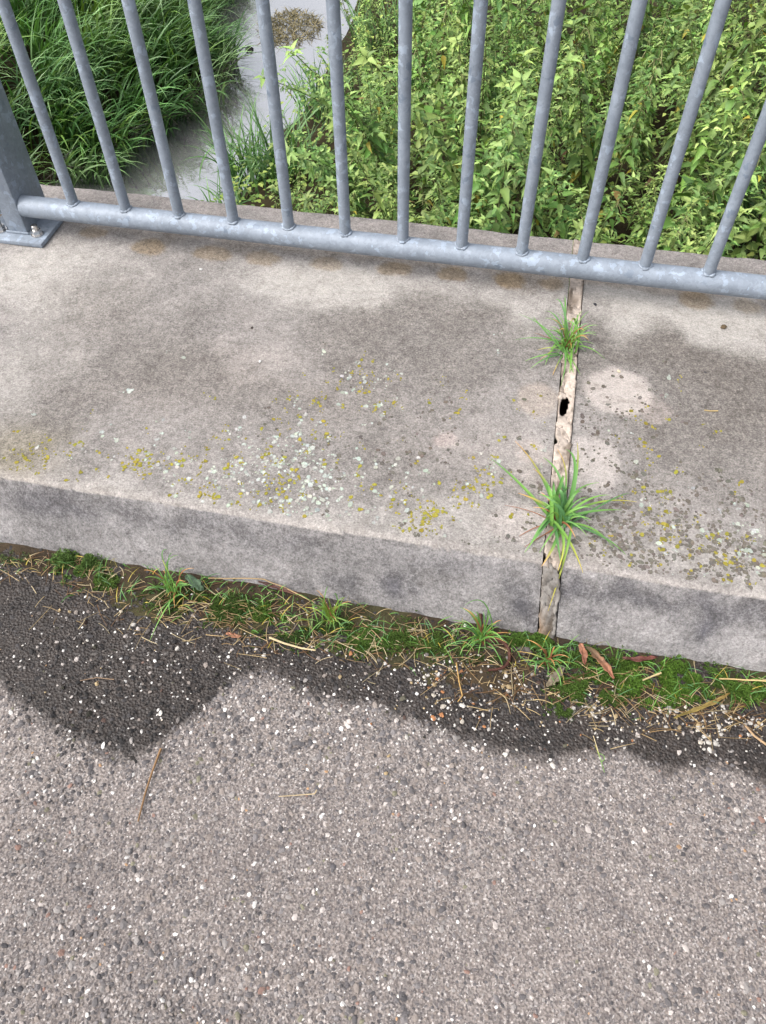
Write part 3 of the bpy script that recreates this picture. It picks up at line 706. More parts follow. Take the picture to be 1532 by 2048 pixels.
# grit: fine loose gravel in the gutter
def strip_points(n, spec):
    out = []
    tot = sum(s[4] for s in spec)
    for px, py, sx_, sy_, wgt in spec:
        m = int(n*wgt/tot); out.append(np.stack([rng.normal(px, sx_, m), rng.normal(py, sy_, m)], 1))
    p = np.concatenate(out); w = np.array([at(a, b, -H) for a, b in p]); return w[:, 0], w[:, 1]
grit_sp = [(1000, 1380, 90, 30, 5), (1150, 1420, 90, 25, 5), (1300, 1440, 110, 28, 4), (1460, 1450, 70, 35, 3), (880, 1350, 60, 22, 2), (700, 1320, 120, 22, 1.6), (480, 1270, 140, 30, 1.2), (250, 1250, 140, 40, 1.0), (1200, 1500, 220, 35, 1.6), (150, 1350, 140, 60, .8), (960, 1440, 110, 30, 1.5)]
x, y = strip_points(1900, grit_sp)
ok = (y < face_y(foot_z(x))-.004) & (fbm(x*22, y*22, 2, 3)+rng.uniform(-.12, .12, len(x)) > .47); x, y = x[ok], y[ok]
z = np.maximum(soil_z(x, y), -H)+.001
r = np.clip(rng.lognormal(math.log(.0016), .5, len(x)), .0007, .0050)
gp = [(P(218, 212, 204), .5), (P(214, 204, 190), .14), (P(196, 172, 132), .09), (P(176, 122, 82), .05), (P(120, 112, 108), .22)]
gcol = np.array([g[0] for g in gp])[rng.choice(5, len(x), p=np.array([g[1] for g in gp]))]*rng.uniform(.65, 1.08, (len(x), 1))
o = np.argsort(-r); nb = 70; bigp, rest = o[:nb], o[nb:]
tag(obj('gravel', stones_mesh('gravel', x[rest], y[rest], z[rest], r[rest], gcol[rest], .8), MAT['stone']), 'fine white and tan gravel scattered along the damp gutter', 'gravel', kind='stuff')
def tone_word(c):
    return 'white' if c[2] > .33 else ('tan' if c[0] > .3 else ('rusty brown' if c[0] > c[2]*2.2 else 'grey'))
for i in bigp:
    p = obj('pebble', stone_me[i % 10], None, None, (x[i], y[i], z[i]))
    s = max(r[i], .0036); p.scale = (s*1.15, s*.9, s*1.25); p.rotation_euler = (rng.normal(0, .3), rng.normal(0, .3), rng.uniform(0, 6.28)); p.color = (*gcol[i], 1)
    w_ = tone_word(gcol[i])
    pl = 'in the gutter at the far left' if x[i] < .45 else ('in the gutter left of the joint' if x[i] < JX-.1 else ('in the grit just below the joint' if x[i] < JX+.1 else 'in the gutter right of the joint'))
    row = 'near the kerb' if y[i] > edge_y(x[i]) else 'on damp asphalt'
    tag(p, 'small loose %s pebble %s, %s' % (w_, pl, row), 'pebble', 'loose %s pebbles %s %s' % (w_, pl, row))

# curved stalks and ribbons
def ribbon(pts, w0, w1, fold=.25, up=(0, 0, 1), col0=(1, 1, 1), col1=None, belly=.0):
    """tapering folded blade along pts: returns V,T,C"""
    pts = np.asarray(pts, float); n = len(pts); col1 = col0 if col1 is None else col1
    d = np.gradient(pts, axis=0); d /= np.linalg.norm(d, axis=1)[:, None]+1e-9
    s = np.cross(d, np.asarray(up, float)); s /= np.linalg.norm(s, axis=1)[:, None]+1e-9
    nrm = np.cross(s, d); t = np.linspace(0, 1, n)
    w = (w0+(w1-w0)*t**2.4)*(1+belly*np.sin(math.pi*t))
    L = pts-s*w[:, None]+nrm*(w*fold)[:, None]; R = pts+s*w[:, None]+nrm*(w*fold)[:, None]
    V = np.stack([L, pts, R], 1).reshape(-1, 3); T = []
    for i in range(n-1):
        a = i*3
        T += [(a, a+1, a+4), (a, a+4, a+3), (a+1, a+2, a+5), (a+1, a+5, a+4)]
    c0, c1 = np.array(col0), np.array(col1)
    C = (c0+(c1-c0)*(np.clip((t-.45)/.55, 0, 1)[:, None])); C = np.repeat(C[:, None], 3, 1); C[:, 1] *= 1.12
    return V, np.array(T), C.reshape(-1, 3)
class Mesh:
    def __init__(s): s.V, s.T, s.C, s.n = [], [], [], 0
    def add(s, V, T, C): s.V.append(V); s.T.append(T+s.n); s.C.append(C); s.n += len(V)
    def build(s, name, smooth=True): return tri_mesh(name, np.concatenate(s.V), np.concatenate(s.T), np.concatenate(s.C), smooth)
def bez(a, c, b, n=10):
    t = np.linspace(0, 1, n)[:, None]; return (1-t)**2*np.asarray(a)+2*t*(1-t)*np.asarray(c)+t*t*np.asarray(b)
def stalk(pts, r0, r1, col):
    pts = np.asarray(pts, float); n = len(pts); d = np.gradient(pts, axis=0); d /= np.linalg.norm(d, axis=1)[:, None]+1e-9
    s = np.cross(d, [0, 0, 1.0]); s /= np.linalg.norm(s, axis=1)[:, None]+1e-9; u = np.cross(s, d)
    K = 5; a = np.linspace(0, 2*math.pi, K, endpoint=False); rad = np.linspace(r0, r1, n)
    V = pts[:, None]+rad[:, None, None]*(s[:, None]*np.cos(a)[None, :, None]+u[:, None]*np.sin(a)[None, :, None])
    T = []
    for i in range(n-1):
        for k in range(K):
            b_, c_ = i*K+k, i*K+(k+1) % K; T += [(b_, c_, c_+K), (b_, c_+K, b_+K)]
    C = np.repeat((np.array(col)[None]*np.linspace(.9, 1.1, n)[:, None])[:, None], K, 1).reshape(-1, 3)
    return V.reshape(-1, 3), np.array(T), C

straw_cols = [P(196, 172, 128), P(176, 150, 108), P(150, 122, 84), P(206, 188, 150), P(120, 88, 58)]
straw_sp = [(300, 1215, 90, 28, 4), (470, 1245, 90, 26, 4), (640, 1285, 90, 24, 3), (130, 1135, 110, 18, 4), (300, 1180, 140, 14, 2.5), (600, 1225, 120, 14, 2), (830, 1265, 80, 12, 1.5), (880, 1320, 90, 28, 3.5), (1050, 1380, 80, 30, 3.5), (1200, 1400, 90, 35, 3), (1350, 1420, 90, 30, 3.5), (1480, 1420, 50, 30, 3), (1280, 1360, 120, 25, 1.5), (760, 1290, 90, 24, 2)]
x, y = strip_points(900, straw_sp)
sm = Mesh()
def ground_z(x, y):
    y = min(y, float(face_y(foot_z(x)))-.002)
    return max(float(soil_z(np.array([x]), np.array([y]))[0]), -H+.001)
for xi, yi in zip(x, y):
    if yi > face_y(foot_z(xi))-.006: continue
    a = rng.normal(.1, .75) if rng.random() < .7 else rng.uniform(0, math.pi); L = rng.uniform(.012, .06)*(.6 if rng.random() < .6 else 1)
    d = np.array([math.cos(a), math.sin(a)])*L/2; cu = rng.normal(0, .09)*L
    p0 = np.array([xi-d[0], yi-d[1]]); p1 = np.array([xi+d[0], yi+d[1]]); pc = np.array([xi-d[1]/L*2*cu, yi+d[0]/L*2*cu])
    f = lambda p, e: np.array([p[0], min(p[1], float(face_y(foot_z(p[0])))-.003), ground_z(p[0], p[1])+e])
    lift = rng.uniform(.004, .011)
    pts = bez(f(p0, rng.uniform(.002, .006)), f(pc, lift), f(p1, rng.uniform(.002, .007)), 7)
    sm.add(*stalk(pts, rng.uniform(.0003, .0009), rng.uniform(.0002, .0006), np.array(straw_cols[rng.integers(0, 5)])*rng.uniform(.55, 1.1)))
tag(obj('dry_straw', sm.build('dry_straw'), MAT['straw']), 'thin tan dry grass stalks littering the gutter', 'straw', kind='stuff')

def single_stalk(px_pts, name, label, cat, z, r0, r1, col, lift=.0, group=None):
    pts = [np.array(at(a, b, z)) for a, b in px_pts]
    P3 = []
    for i in range(len(pts)-1):
        for t in np.linspace(0, 1, 5, endpoint=False): P3.append(pts[i]*(1-t)+pts[i+1]*t)
    P3.append(pts[-1]); P3 = np.array(P3)
    for p in P3: p[2] = (ground_z(p[0], p[1]) if z < -.05 else 0)+r0+lift
    P3[:, 2] += np.linspace(0, 1, len(P3))*.001
    c = P3.mean(0); V, T, C = stalk(P3-c, r0, r1, col)
    return tag(obj(name, tri_mesh(name, V, T, C, True), MAT['straw'], None, c), label, cat, group)
single_stalk([(278, 1645), (292, 1590), (305, 1550), (318, 1515), (324, 1500)], 'dry_twig', 'tan dry grass stem with frayed tip lying on the open asphalt', 'twig', -H, .0013, .0021, P(140, 108, 74), .003)
single_stalk([(540, 1280), (570, 1292), (605, 1302), (632, 1306)], 'straw_stalk', 'thick pale straw lying at the edge of the moss near the left', 'straw', -H, .0022, .0014, P(206, 186, 146), .006)
single_stalk([(1488, 1455), (1505, 1475), (1532, 1495)], 'straw_stalk', 'thick brown-tan straw at the right edge of the gutter', 'straw', -H, .0018, .0022, P(176, 146, 112), .004)
single_stalk([(1280, 1370), (1300, 1362), (1316, 1356)], 'straw_stalk', 'forked pale straw lying on the big moss cushion', 'straw', -H, .0015, .0018, P(196, 176, 130), .016)
single_stalk([(1432, 1366), (1470, 1368), (1532, 1372)], 'straw_stalk', 'long pale straw lying along the kerb foot at the right', 'straw', -H, .0012, .0015, P(206, 180, 126), .014)
single_stalk([(420, 1166), (470, 1167), (530, 1170), (570, 1184), (630, 1215)], 'straw_stalk', 'long thin straw bending along the kerb foot left of centre', 'straw', -H, .0012, .0010, P(176, 150, 110), .014)
single_stalk([(912, 1330), (918, 1370), (924, 1396), (915, 1408)], 'straw_stalk', 'ochre bent straw standing out among the grit below the leftmost gutter tuft', 'straw', -H, .0013, .0010, P(186, 150, 92), .006)
single_stalk([(162, 1364), (195, 1358), (230, 1362)], 'straw_stalk', 'thin brown straw lying in the damp dark asphalt at the left', 'straw', -H, .0009, .0009, P(140, 116, 94), .003)
single_stalk([(1408, 822), (1420, 824), (1435, 824)], 'straw_stalk', 'short tan straw bit lying on the right concrete slab', 'straw', 0, .0013, .0013, P(190, 166, 116), .001)
single_stalk([(558, 1595), (600, 1592), (630, 1590), (634, 1582)], 'straw_stalk', 'curled pale straw lying on the dry asphalt in the middle', 'straw', -H, .0008, .0010, P(196, 176, 140), .003)
# crumbs on the slab
for px, py, s, colr, lab in ((1446, 655, .0075, P(104, 88, 66), 'brown shrivelled lump lying on the right concrete slab near the rail'), (1190, 610, .0045, P(40, 40, 48), 'small black crumb on the slab just right of the upper grass tuft'), (402, 540, .004, P(238, 236, 234), 'white crumb on the left concrete slab below the fourth railing bar'),
                             (504, 657, .0038, P(66, 54, 50), 'dark crumb on the left concrete slab below the white one'), (520, 724, .0034, P(240, 238, 236), 'small white crumb on the middle of the left concrete slab'), (1237, 744, .0045, P(222, 206, 180), 'cream grit grain on the top edge of the pale round patch'), (1410, 746, .0035, P(80, 76, 78), 'small grey crumb on the dark part of the right slab')):
    w = w_at(px, py); p = obj('crumb', stone_me[int(px) % 10], None, None, (w[0], w[1], .002)); p.scale = (s*1.1, s*.85, s); p.color = (*colr, 1); p.rotation_euler = (0, 0, px)
    tag(p, lab, 'crumb')

# dead leaves
def dead_leaf(px_pts, wmm, c0, c1, label, z=-H, lift=.008, curl=.5):
    pts = [np.array(at(a, b, z)) for a, b in px_pts]
    for i, p in enumerate(pts): p[2] = (ground_z(p[0], p[1]))+lift+rng.uniform(0, .004)
    pts = np.array(pts); t = np.linspace(0, 1, len(pts)); tt = np.linspace(0, 1, 12)
    q = np.stack([np.interp(tt, t, pts[:, k]) for k in range(3)], 1); c = q.mean(0); q -= c
    n = len(q); d = np.gradient(q, axis=0); d /= np.linalg.norm(d, axis=1)[:, None]; s = np.cross(d, [0, 0, 1.]); s /= np.linalg.norm(s, axis=1)[:, None]
    w = wmm*.001*np.sin(np.clip(tt*math.pi*.93+.15, 0, math.pi))**.6*(1+rng.normal(0, .12, n))
    us = np.linspace(-1, 1, 5); V = q[:, None]+s[:, None]*(w[:, None]*us[None]*rng.uniform(.7, 1.15, (n, 5)))[..., None]; V[..., 2] += (us[None]**2)*w[:, None]*curl*(.4+1.2*np.sin(tt*7+1)[:, None]**2)+rng.normal(0, .0011, (n, 5))
    C = np.array(c0)[None, None]*(1-tt[:, None, None])+np.array(c1)[None, None]*tt[:, None, None]; C = np.repeat(C, 5, 1)*rng.uniform(.75, 1.2, (n, 5, 1)); C[:, 2] *= .8
    o = obj('dead_leaf', tri_mesh('dead_leaf', V.reshape(-1, 3), grid_tris(n, 5), C.reshape(-1, 3), True), MAT['deadleaf'], None, c)
    m = o.modifiers.new('thickness', 'SOLIDIFY'); m.thickness = .0008
    return tag(o, label, 'leaf')
dead_leaf([(1155, 1298), (1163, 1318), (1165, 1342)], 6, P(190, 134, 106), P(112, 66, 50), 'orange-brown dead leaf against the kerb just right of the joint', lift=.018)
dead_leaf([(1168, 1302), (1190, 1325), (1208, 1345), (1222, 1368)], 7, P(96, 86, 62), P(166, 108, 82), 'long olive and rust dead leaf beside the orange one at the kerb', lift=.016)
dead_leaf([(1240, 1326), (1275, 1330), (1310, 1322)], 5, P(84, 50, 42), P(128, 76, 66), 'dark red-brown dead leaf lying along the kerb foot at the right', lift=.014)
dead_leaf([(1125, 1338), (1108, 1362), (1092, 1378)], 8, P(120, 112, 100), P(132, 118, 96), 'grey-brown dead leaf on the grit below the joint', lift=.006)
dead_leaf([(455, 1272), (470, 1276), (486, 1278)], 4, P(180, 124, 96), P(140, 100, 74), 'small orange dead leaf at the edge of the moss on the left', lift=.004)
dead_leaf([(520, 1175), (560, 1186), (610, 1200)], 4, P(78, 46, 40), P(98, 64, 52), 'narrow dark red dead leaf tucked under the kerb left of centre', lift=.012)
dead_leaf([(375, 1160), (395, 1175), (410, 1190)], 10, P(84, 110, 84), P(70, 92, 66), 'flat bluish green leaf at the kerb foot beside the left grass tuft', lift=.010, curl=.2)
dead_leaf([(1345, 1440), (1420, 1412), (1455, 1392)], 4, P(134, 118, 62), P(150, 124, 70), 'olive-yellow dry leaf at the lower rim of the big moss cushion', lift=.006)
dead_leaf([(1030, 1305), (1052, 1310), (1062, 1318)], 8, P(82, 76, 72), P(70, 62, 58), 'dark grey dead leaf beside the curled brown stalk', lift=.008)
# dark curled stalk at the middle tuft
pts = np.array([at(a, b, -H) for a, b in ((958, 1240), (962, 1275), (975, 1292), (1000, 1286), (1018, 1298), (1020, 1325), (1005, 1343), (975, 1348))])
for i, p in enumerate(pts): p[2] = ground_z(p[0], p[1])+.010+(.008 if i == 0 else .006*math.sin(i))
tt = np.linspace(0, 1, 26); q = np.stack([np.interp(tt, np.linspace(0, 1, len(pts)), pts[:, k]) for k in range(3)], 1)
for _ in range(3): q[1:-1] = (q[:-2]+q[1:-1]*2+q[2:])/4
c = q.mean(0); V, T, C = stalk(q-c, .0042, .0024, P(86, 52, 42)); tag(obj('curled_stalk', tri_mesh('curled_stalk', V, T, C, True), MAT['deadleaf'], None, c), 'dark brown dead stalk curled in the grit beside the middle gutter tuft', 'dead stalk')

# ------------------------------------------------------------------ grass tufts
G1, G2, G3, YEL, ORG, BRN = P(128, 178, 84), P(108, 160, 84), P(90, 140, 84), P(206, 186, 80), P(222, 168, 96), P(158, 104, 76)
def blade_to(mesh, base, tip, lift, w, c0, c1, jitter=.010, n=11):
    w = w*.82
    base = np.array(base)+np.array([rng.normal(0, jitter), rng.normal(0, jitter), 0]); tip = np.array(tip)
    mid = base*.5+tip*.5; mid[2] = max(base[2], tip[2])+lift
    mid[:2] = base[:2]*.55+tip[:2]*.45+rng.normal(0, .09*np.linalg.norm(tip-base)+.003, 2)
    v = tip-CAM
    mesh.add(*ribbon(bez(base, mid, tip, n), w, .0003, .35, (0, 0, 1) if abs((tip-base)[2]) < .05 else (.2, -.8, .5), c0, c1, .25))
def tuft(name, base_px, blades, z, label, extra=0, spread=.05, hgt=.06, cols=(G1, G2), wid=.0016):
    base = np.array(at(*base_px, z)); 
    if z < -.05: base[2] = ground_z(base[0], base[1])-.003
    root = tag(obj(name, None, loc=tuple(base)), label, 'grass tuft', None)
    mg, md = Mesh(), Mesh()
    for (px, py, tz, lift, w, kind) in blades:
        tip = at(px, py, z+tz)-base
        if kind in 'go':
            c0, c1 = (random.choice((G1, G2, G3)), random.choice((G1, G2))) if kind == 'g' else (random.choice((G1, G2)), YEL)
            w *= .62 if z < -.05 else 1
            blade_to(mg, (0, 0, 0), tip, lift, w, np.array(c0)*rng.uniform(.85, 1.15), np.array(c1)*rng.uniform(.9, 1.15))
        else:
            c0, c1 = {'y': (G2, ORG), 'o2': (ORG, BRN), 'r': (ORG, BRN), 'b': (BRN, BRN)}[kind]
            blade_to(md, (0, 0, 0), tip, lift, w, np.array(c0)*rng.uniform(.9, 1.1), c1)
    for k in range(extra):
        a = rng.uniform(0, 6.28); L = spread*rng.uniform(.35, 1.0)
        tip = np.array([math.cos(a)*L, math.sin(a)*L-.2*L*(z > -.05)*0, hgt*rng.uniform(.15, 1.0)])
        if z < -.05: tip[1] = min(tip[1], .012)
        dead = rng.random() < .16
        c0 = cols[rng.integers(0, len(cols))]
        (md if dead else mg).add(*ribbon(bez(np.array([rng.normal(0, .006), rng.normal(0, .005), 0]), np.array([tip[0]*.35, tip[1]*.35, tip[2]*.9+.015]), tip, 9), wid*rng.uniform(.7, 1.2), .0002, .3, (.1, -.5, .8), np.array(BRN if dead else c0)*rng.uniform(.8, 1.15), np.array(ORG if dead else random.choice((G1, G2)))*rng.uniform(.9, 1.15)))
    if mg.n: obj('green_blades', mg.build('green_blades'), MAT['grass'], root)['kind'] = 'stuff'
    if md.n: obj('dry_blades', md.build('dry_blades'), MAT['grass'], root)['kind'] = 'stuff'
    return root
tuft('grass_tuft', (1117, 1046), [(1132, 898, .06, .05, .0034, 'g'), (1154, 885, .02, .04, .0022, 'o'), (1087, 915, .05, .04, .0028, 'g'), (1114, 898, .01, .02, .0018, 'y'), (1030, 882, .004, .035, .0026, 'y'), (982, 917, .004, .04, .0032, 'g'), (1036, 986, .02, .02, .0042, 'y'),
     (1067, 938, .012, .03, .003, 'y'), (1077, 988, .05, .03, .0034, 'g'), (1092, 965, .05, .03, .0036, 'g'), (1198, 965, .02, .03, .0022, 'g'), (1219, 990, .02, .03, .0026, 'g'), (1259, 986, .008, .03, .0018, 'g'), (1243, 1020, .006, .03, .003, 'g'), (1274, 1004, .004, .03, .0024, 'o'),
     (1253, 1111, .003, .035, .0026, 'g'), (1228, 1098, .004, .03, .0024, 'g'), (1166, 1146, .006, .03, .003, 'o'), (1096, 1222, -.07, .07, .0028, 'o'), (1083, 1133, .004, .025, .0030, 'y'), (1049, 1105, .004, .03, .0028, 'g'), (1061, 1086, .008, .03, .0026, 'g'), (1079, 1105, .006, .03, .0022, 'g'), (1116, 1141, .006, .03, .0026, 'o'), (1122, 1130, .005, .03, .0028, 'g'),
     (1166, 986, .03, .04, .0028, 'g'), (1158, 1032, .02, .03, .0030, 'g'), (1030, 1078, .003, .012, .0012, 'b'), (1007, 1010, .003, .012, .0010, 'b'), (1040, 1100, .003, .01, .0012, 'b'), (1108, 960, .06, .03, .0034, 'g'), (1125, 950, .07, .03, .0036, 'g'), (1140, 975, .05, .03, .003, 'g'), (1100, 1000, .06, .03, .0034, 'g'), (1116, 980, .06, .03, .0038, 'g'), (1150, 1000, .03, .03, .003, 'g'), (1085, 1020, .03, .03, .003, 'g')],
     -.004, 'large grass tuft with yellowing blades growing from the joint near the kerb edge', 14, .06, .06, (G1, G2, P(140, 178, 84)), .0018)
tuft('grass_tuft', (1133, 700), [(1038, 628, .02, .03, .0018, 'g'), (1066, 634, .02, .03, .002, 'g'), (1090, 622, .03, .03, .0022, 'g'), (1112, 598, .06, .03, .0022, 'g'), (1129, 590, .06, .03, .0022, 'g'), (1152, 627, .05, .03, .0018, 'g'), (1185, 659, .03, .03, .002, 'g'), (1210, 718, .004, .03, .002, 'g'), (1161, 749, .003, .02, .0018, 'g'), (1138, 752, .003, .025, .0024, 'g'), (1122, 771, .003, .03, .0022, 'g'), (1149, 754, .003, .02, .002, 'g'),
     (1048, 723, .003, .03, .0022, 'g'), (1060, 738, .003, .03, .0018, 'g'), (1030, 680, .006, .03, .002, 'g'), (1105, 751, .003, .012, .0014, 'y'), (1065, 665, .003, .012, .001, 'b'), (1128, 640, .06, .02, .0024, 'g'), (1140, 650, .06, .02, .0024, 'o'), (1118, 660, .05, .02, .0022, 'y'), (1150, 655, .05, .02, .0022, 'g'), (1100, 660, .03, .02, .002, 'g'), (1075, 700, .01, .02, .002, 'o'), (1090, 730, .004, .02, .002, 'g'), (1128, 738, .004, .02, .0022, 'g'), (1080, 720, .005, .02, .0018, 'y'), (1145, 700, .02, .02, .0022, 'g')],
     -.004, 'narrow-bladed grass tuft growing from the joint close to the railing', 46, .06, .08, (G1, G2, P(140, 178, 84)), .0011)
tuft('grass_tuft', (352, 1186), [(335, 1098, .10, .01, .0018, 'g'), (345, 1105, .10, .01, .0016, 'g'), (356, 1110, .09, .01, .0016, 'g'), (325, 1120, .08, .01, .0014, 'o'), (300, 1280, .002, .03, .0024, 'g'), (310, 1240, .004, .03, .0018, 'g'), (340, 1230, .006, .03, .0020, 'g'), (330, 1148, .05, .02, .002, 'g'), (372, 1140, .05, .02, .002, 'g')],
     -H, 'upright grass tuft at the kerb foot on the left', 22, .05, .085, (G1, G2), .0011)
tuft('grass_tuft', (664, 1240), [(656, 1172, .08, .01, .0018, 'g'), (668, 1190, .07, .01, .0016, 'g'), (700, 1215, .04, .02, .0016, 'g'), (610, 1215, .03, .02, .0018, 'o'), (590, 1190, .04, .03, .0014, 'g'), (690, 1195, .06, .02, .0014, 'o'), (640, 1190, .06, .02, .0016, 'o')],
     -H, 'yellow-green grass tuft at the kerb foot left of the middle', 30, .05, .075, (P(138, 166, 68), P(118, 150, 60)), .0010)
tuft('grass_tuft', (962, 1280), [(930, 1210, .09, .03, .0018, 'g'), (975, 1220, .07, .02, .002, 'g'), (905, 1240, .05, .03, .0022, 'g'), (888, 1295, .01, .03, .0022, 'g'), (1000, 1245, .05, .03, .0018, 'g'), (1025, 1275, .02, .03, .0018, 'g'), (900, 1265, .02, .03, .002, 'g'), (1005, 1330, .01, .03, .002, 'g'), (940, 1240, .07, .02, .0022, 'g'), (950, 1225, .08, .02, .0022, 'g'), (920, 1310, .01, .02, .0018, 'g')],
     -H, 'bushy grass tuft at the kerb foot left of the joint', 36, .055, .08, (G1, G2, P(120, 160, 70)), .0012)
tuft('grass_tuft', (1095, 1325), [(1082, 1276, .06, .02, .002, 'g'), (1112, 1285, .05, .02, .0024, 'g'), (1070, 1352, .006, .03, .0034, 'g'), (1040, 1322, .01, .03, .002, 'o'), (1150, 1325, .01, .03, .0018, 'g'), (1122, 1385, .003, .03, .0020, 'g'), (1135, 1300, .03, .02, .0018, 'g'), (1035, 1303, .03, .03, .0014, 'y'), (1060, 1300, .04, .02, .0018, 'g'), (1130, 1380, .003, .02, .0014, 'y')],
     -H, 'sparse grass tuft in the moss right below the joint', 16, .05, .06, (G2, G1), .0013)
tuft('grass_tuft', (1192, 1528), [(1190, 1490, .02, .01, .001, 'o'), (1186, 1500, .02, .01, .001, 'b'), (1194, 1505, .01, .01, .001, 'g')], -H, 'single tiny weed sprouting from the asphalt at the damp border', 0)

# short sparse grass among the moss and straw
sg = Mesh(); gx_, gy_ = strip_points(620, [(150, 1130, 120, 12, 2), (350, 1185, 80, 22, 3), (480, 1215, 80, 22, 3), (620, 1245, 70, 20, 2.5), (760, 1275, 70, 18, 2), (900, 1290, 60, 18, 2), (1100, 1310, 60, 20, 2.5), (1200, 1345, 60, 22, 2), (1330, 1370, 90, 22, 2.5), (1480, 1385, 50, 18, 1.5)])
for xi, yi in zip(gx_, gy_):
    yi = min(yi, float(face_y(foot_z(xi)))-.004); z0 = ground_z(xi, yi); a = rng.uniform(0, 6.28); L = rng.uniform(.010, .034)
    tip = np.array([xi+math.cos(a)*L, min(yi+math.sin(a)*L, float(face_y(foot_z(xi)))-.002), z0+L*rng.uniform(.15, .9)]); b0 = np.array([xi, yi, z0-.001])
    c0 = [G1, G2, G3, YEL, P(150, 140, 84)][rng.choice(5, p=[.28, .28, .2, .08, .16])]
    sg.add(*ribbon(bez(b0, b0*.6+tip*.4+np.array([0, 0, L*.4]), tip, 6), rng.uniform(.0005, .0010), .0001, .3, (.1, -.5, .8), np.array(c0)*rng.uniform(.6, 1.0), np.array(c0)*rng.uniform(.8, 1.1)))
tag(obj('gutter_grass', sg.build('gutter_grass'), MAT['grass']), 'short sparse grass blades growing through the moss along the kerb', 'grass', kind='stuff')

# ------------------------------------------------------------------ terrain, water
lb_px = [(120, 400), (230, 365), (300, 310), (380, 262), (440, 225), (478, 190), (480, 140), (455, 80), (440, 30), (490, 0)]
rb_px = [(370, 390), (440, 330), (470, 270), (540, 210), (570, 140), (612, 70), (640, 0)]
lb = np.array([at(a, b, WATER)[:2] for a, b in lb_px]); rb = np.array([at(a, b, WATER)[:2] for a, b in rb_px])
lb = lb[np.argsort(lb[:, 1])]; rb = rb[np.argsort(rb[:, 1])]
lb = np.vstack([[lb[0, 0]-.1, -12], [lb[0, 0]-.1, 1.0], lb, [-1.6, 8], [-2.6, 14], [-8, 60]]); rb = np.vstack([[rb[0, 0]+.15, -12], [rb[0, 0]+.1, 1.0], rb, [-.6, 8], [-1.2, 14], [-6, 60]])
def left_x(y): return np.interp(y, lb[:, 1], lb[:, 0])-.20
def right_x(y): return np.interp(y, rb[:, 1], rb[:, 0])+.22
def terr(x, y):
    dl = left_x(y)-x; dr = x-right_x(y); d = np.maximum(dl, dr)
    bank = np.where(d < 0, -1.45, WATER-.03+.34*(1-np.exp(-np.clip(d, 0, None)*2.2)))
    side = np.clip(d-.9, 0, None)
    z = bank+np.clip(side*.10, 0, .35)
    z = z+(fbm(x*2.2+40, y*2.2+40, 0, 4)-.5)*.12
    # road embankment away from the stream
    e = np.clip((np.abs(x+.9)-5)/3, 0, 1)*np.clip(1-(np.abs(y+2.2)-2.6)/3, 0, 1)
    return z*(1-e)+(-.30)*e
tx = axis(-900, -4.5, 4.5, 900, .11, 1.3); ty = axis(-900, -.6, 7.5, 900, .11, 1.3)
TX, TY = np.meshgrid(tx, ty, indexing='ij'); TZ = terr(TX, TY)
tag(obj('ground', tri_mesh('ground', np.stack([TX, TY, TZ], -1), grid_tris(len(tx), len(ty)), smooth=True), MAT['terrain']), 'dark earth banks on both sides of the stream', kind='structure')
# bridge deck below the road
bm = bmesh.new(); box(bm, -13.9, 15.9, -4.55, KTOP-.10, -.50, -H-.02); tag(obj('bridge_deck', bm_mesh('bridge_deck', bm), MAT['under']), 'concrete deck that carries the road', kind='structure')
# water
m, nt, b = new_mat('stream_water'); co = coords(nt)
n1 = noise(nt, co, 9, 3, .5); n2 = noise(nt, co, 40, 2, .5)
r = ramp(nt, [(.3, P(126, 124, 127)), (.7, P(146, 144, 147))], noise(nt, co, 2.2, 4, .6).outputs['Fac'])
nt.links.new(r.outputs[0], b.inputs['Base Color']); b.inputs['Roughness'].default_value = .03; b.inputs['IOR'].default_value = 3.0
b.inputs['Specular IOR Level'].default_value = 1.0
bump(nt, b, math_n(nt, 'ADD', n1.outputs['Fac'], math_n(nt, 'MULTIPLY', n2.outputs['Fac'], .25)), .2, .012)
wy = axis(-12, 0, 7, 60, .25, 1.3); V = []; 
for y in wy: V += [(left_x(y)-.7, y, WATER), (right_x(y)+.7, y, WATER)]
T = []
for i in range(len(wy)-1): T += [(2*i, 2*i+1, 2*i+3), (2*i, 2*i+3, 2*i+2)]
tag(obj('water', tri_mesh('water', np.array(V, float), np.array(T), smooth=True), m), 'pale grey stream reflecting the overcast sky', kind='structure')

# ------------------------------------------------------------------ nettles
def leaf_geo(L, W, droop, cup, r):
    """toothed ovate leaf along +X, base at the origin"""
    n = 7; t = np.linspace(0, 1, n)
    w = W*np.sin(np.clip(t*1.02, 0, 1)**.62*math.pi)*(1-.22*t); w[0] = W*.10; w[-1] = 0.0005
    x = L*(.14+.86*t); z = -droop*L*t**1.8
    teeth = np.where(np.arange(n) % 2 == 0, 1.05, .95)
    ctr = np.stack([x, np.zeros(n), z], 1)
    Lf = np.stack([x+.03*L*(teeth > 1), w*teeth, z+cup*w], 1); Rt = np.stack([x+.03*L*(teeth > 1), -w*teeth, z+cup*w], 1)
    V = np.stack([Lf, ctr, Rt], 1).reshape(-1, 3)
    V = np.vstack([V, [0, .0009, 0], [0, -.0009, 0]])
    T = []
    for i in range(n-1):
        a = i*3; T += [(a, a+4, a+1), (a, a+3, a+4), (a+1, a+5, a+2), (a+1, a+4, a+5)]
    k = 3*n; T += [(k, k+1, 1)]
    return V, np.array(T)
NC = [P(130, 164, 82), P(110, 150, 70), P(92, 130, 64), P(152, 180, 98), P(120, 150, 84), P(170, 194, 114)]
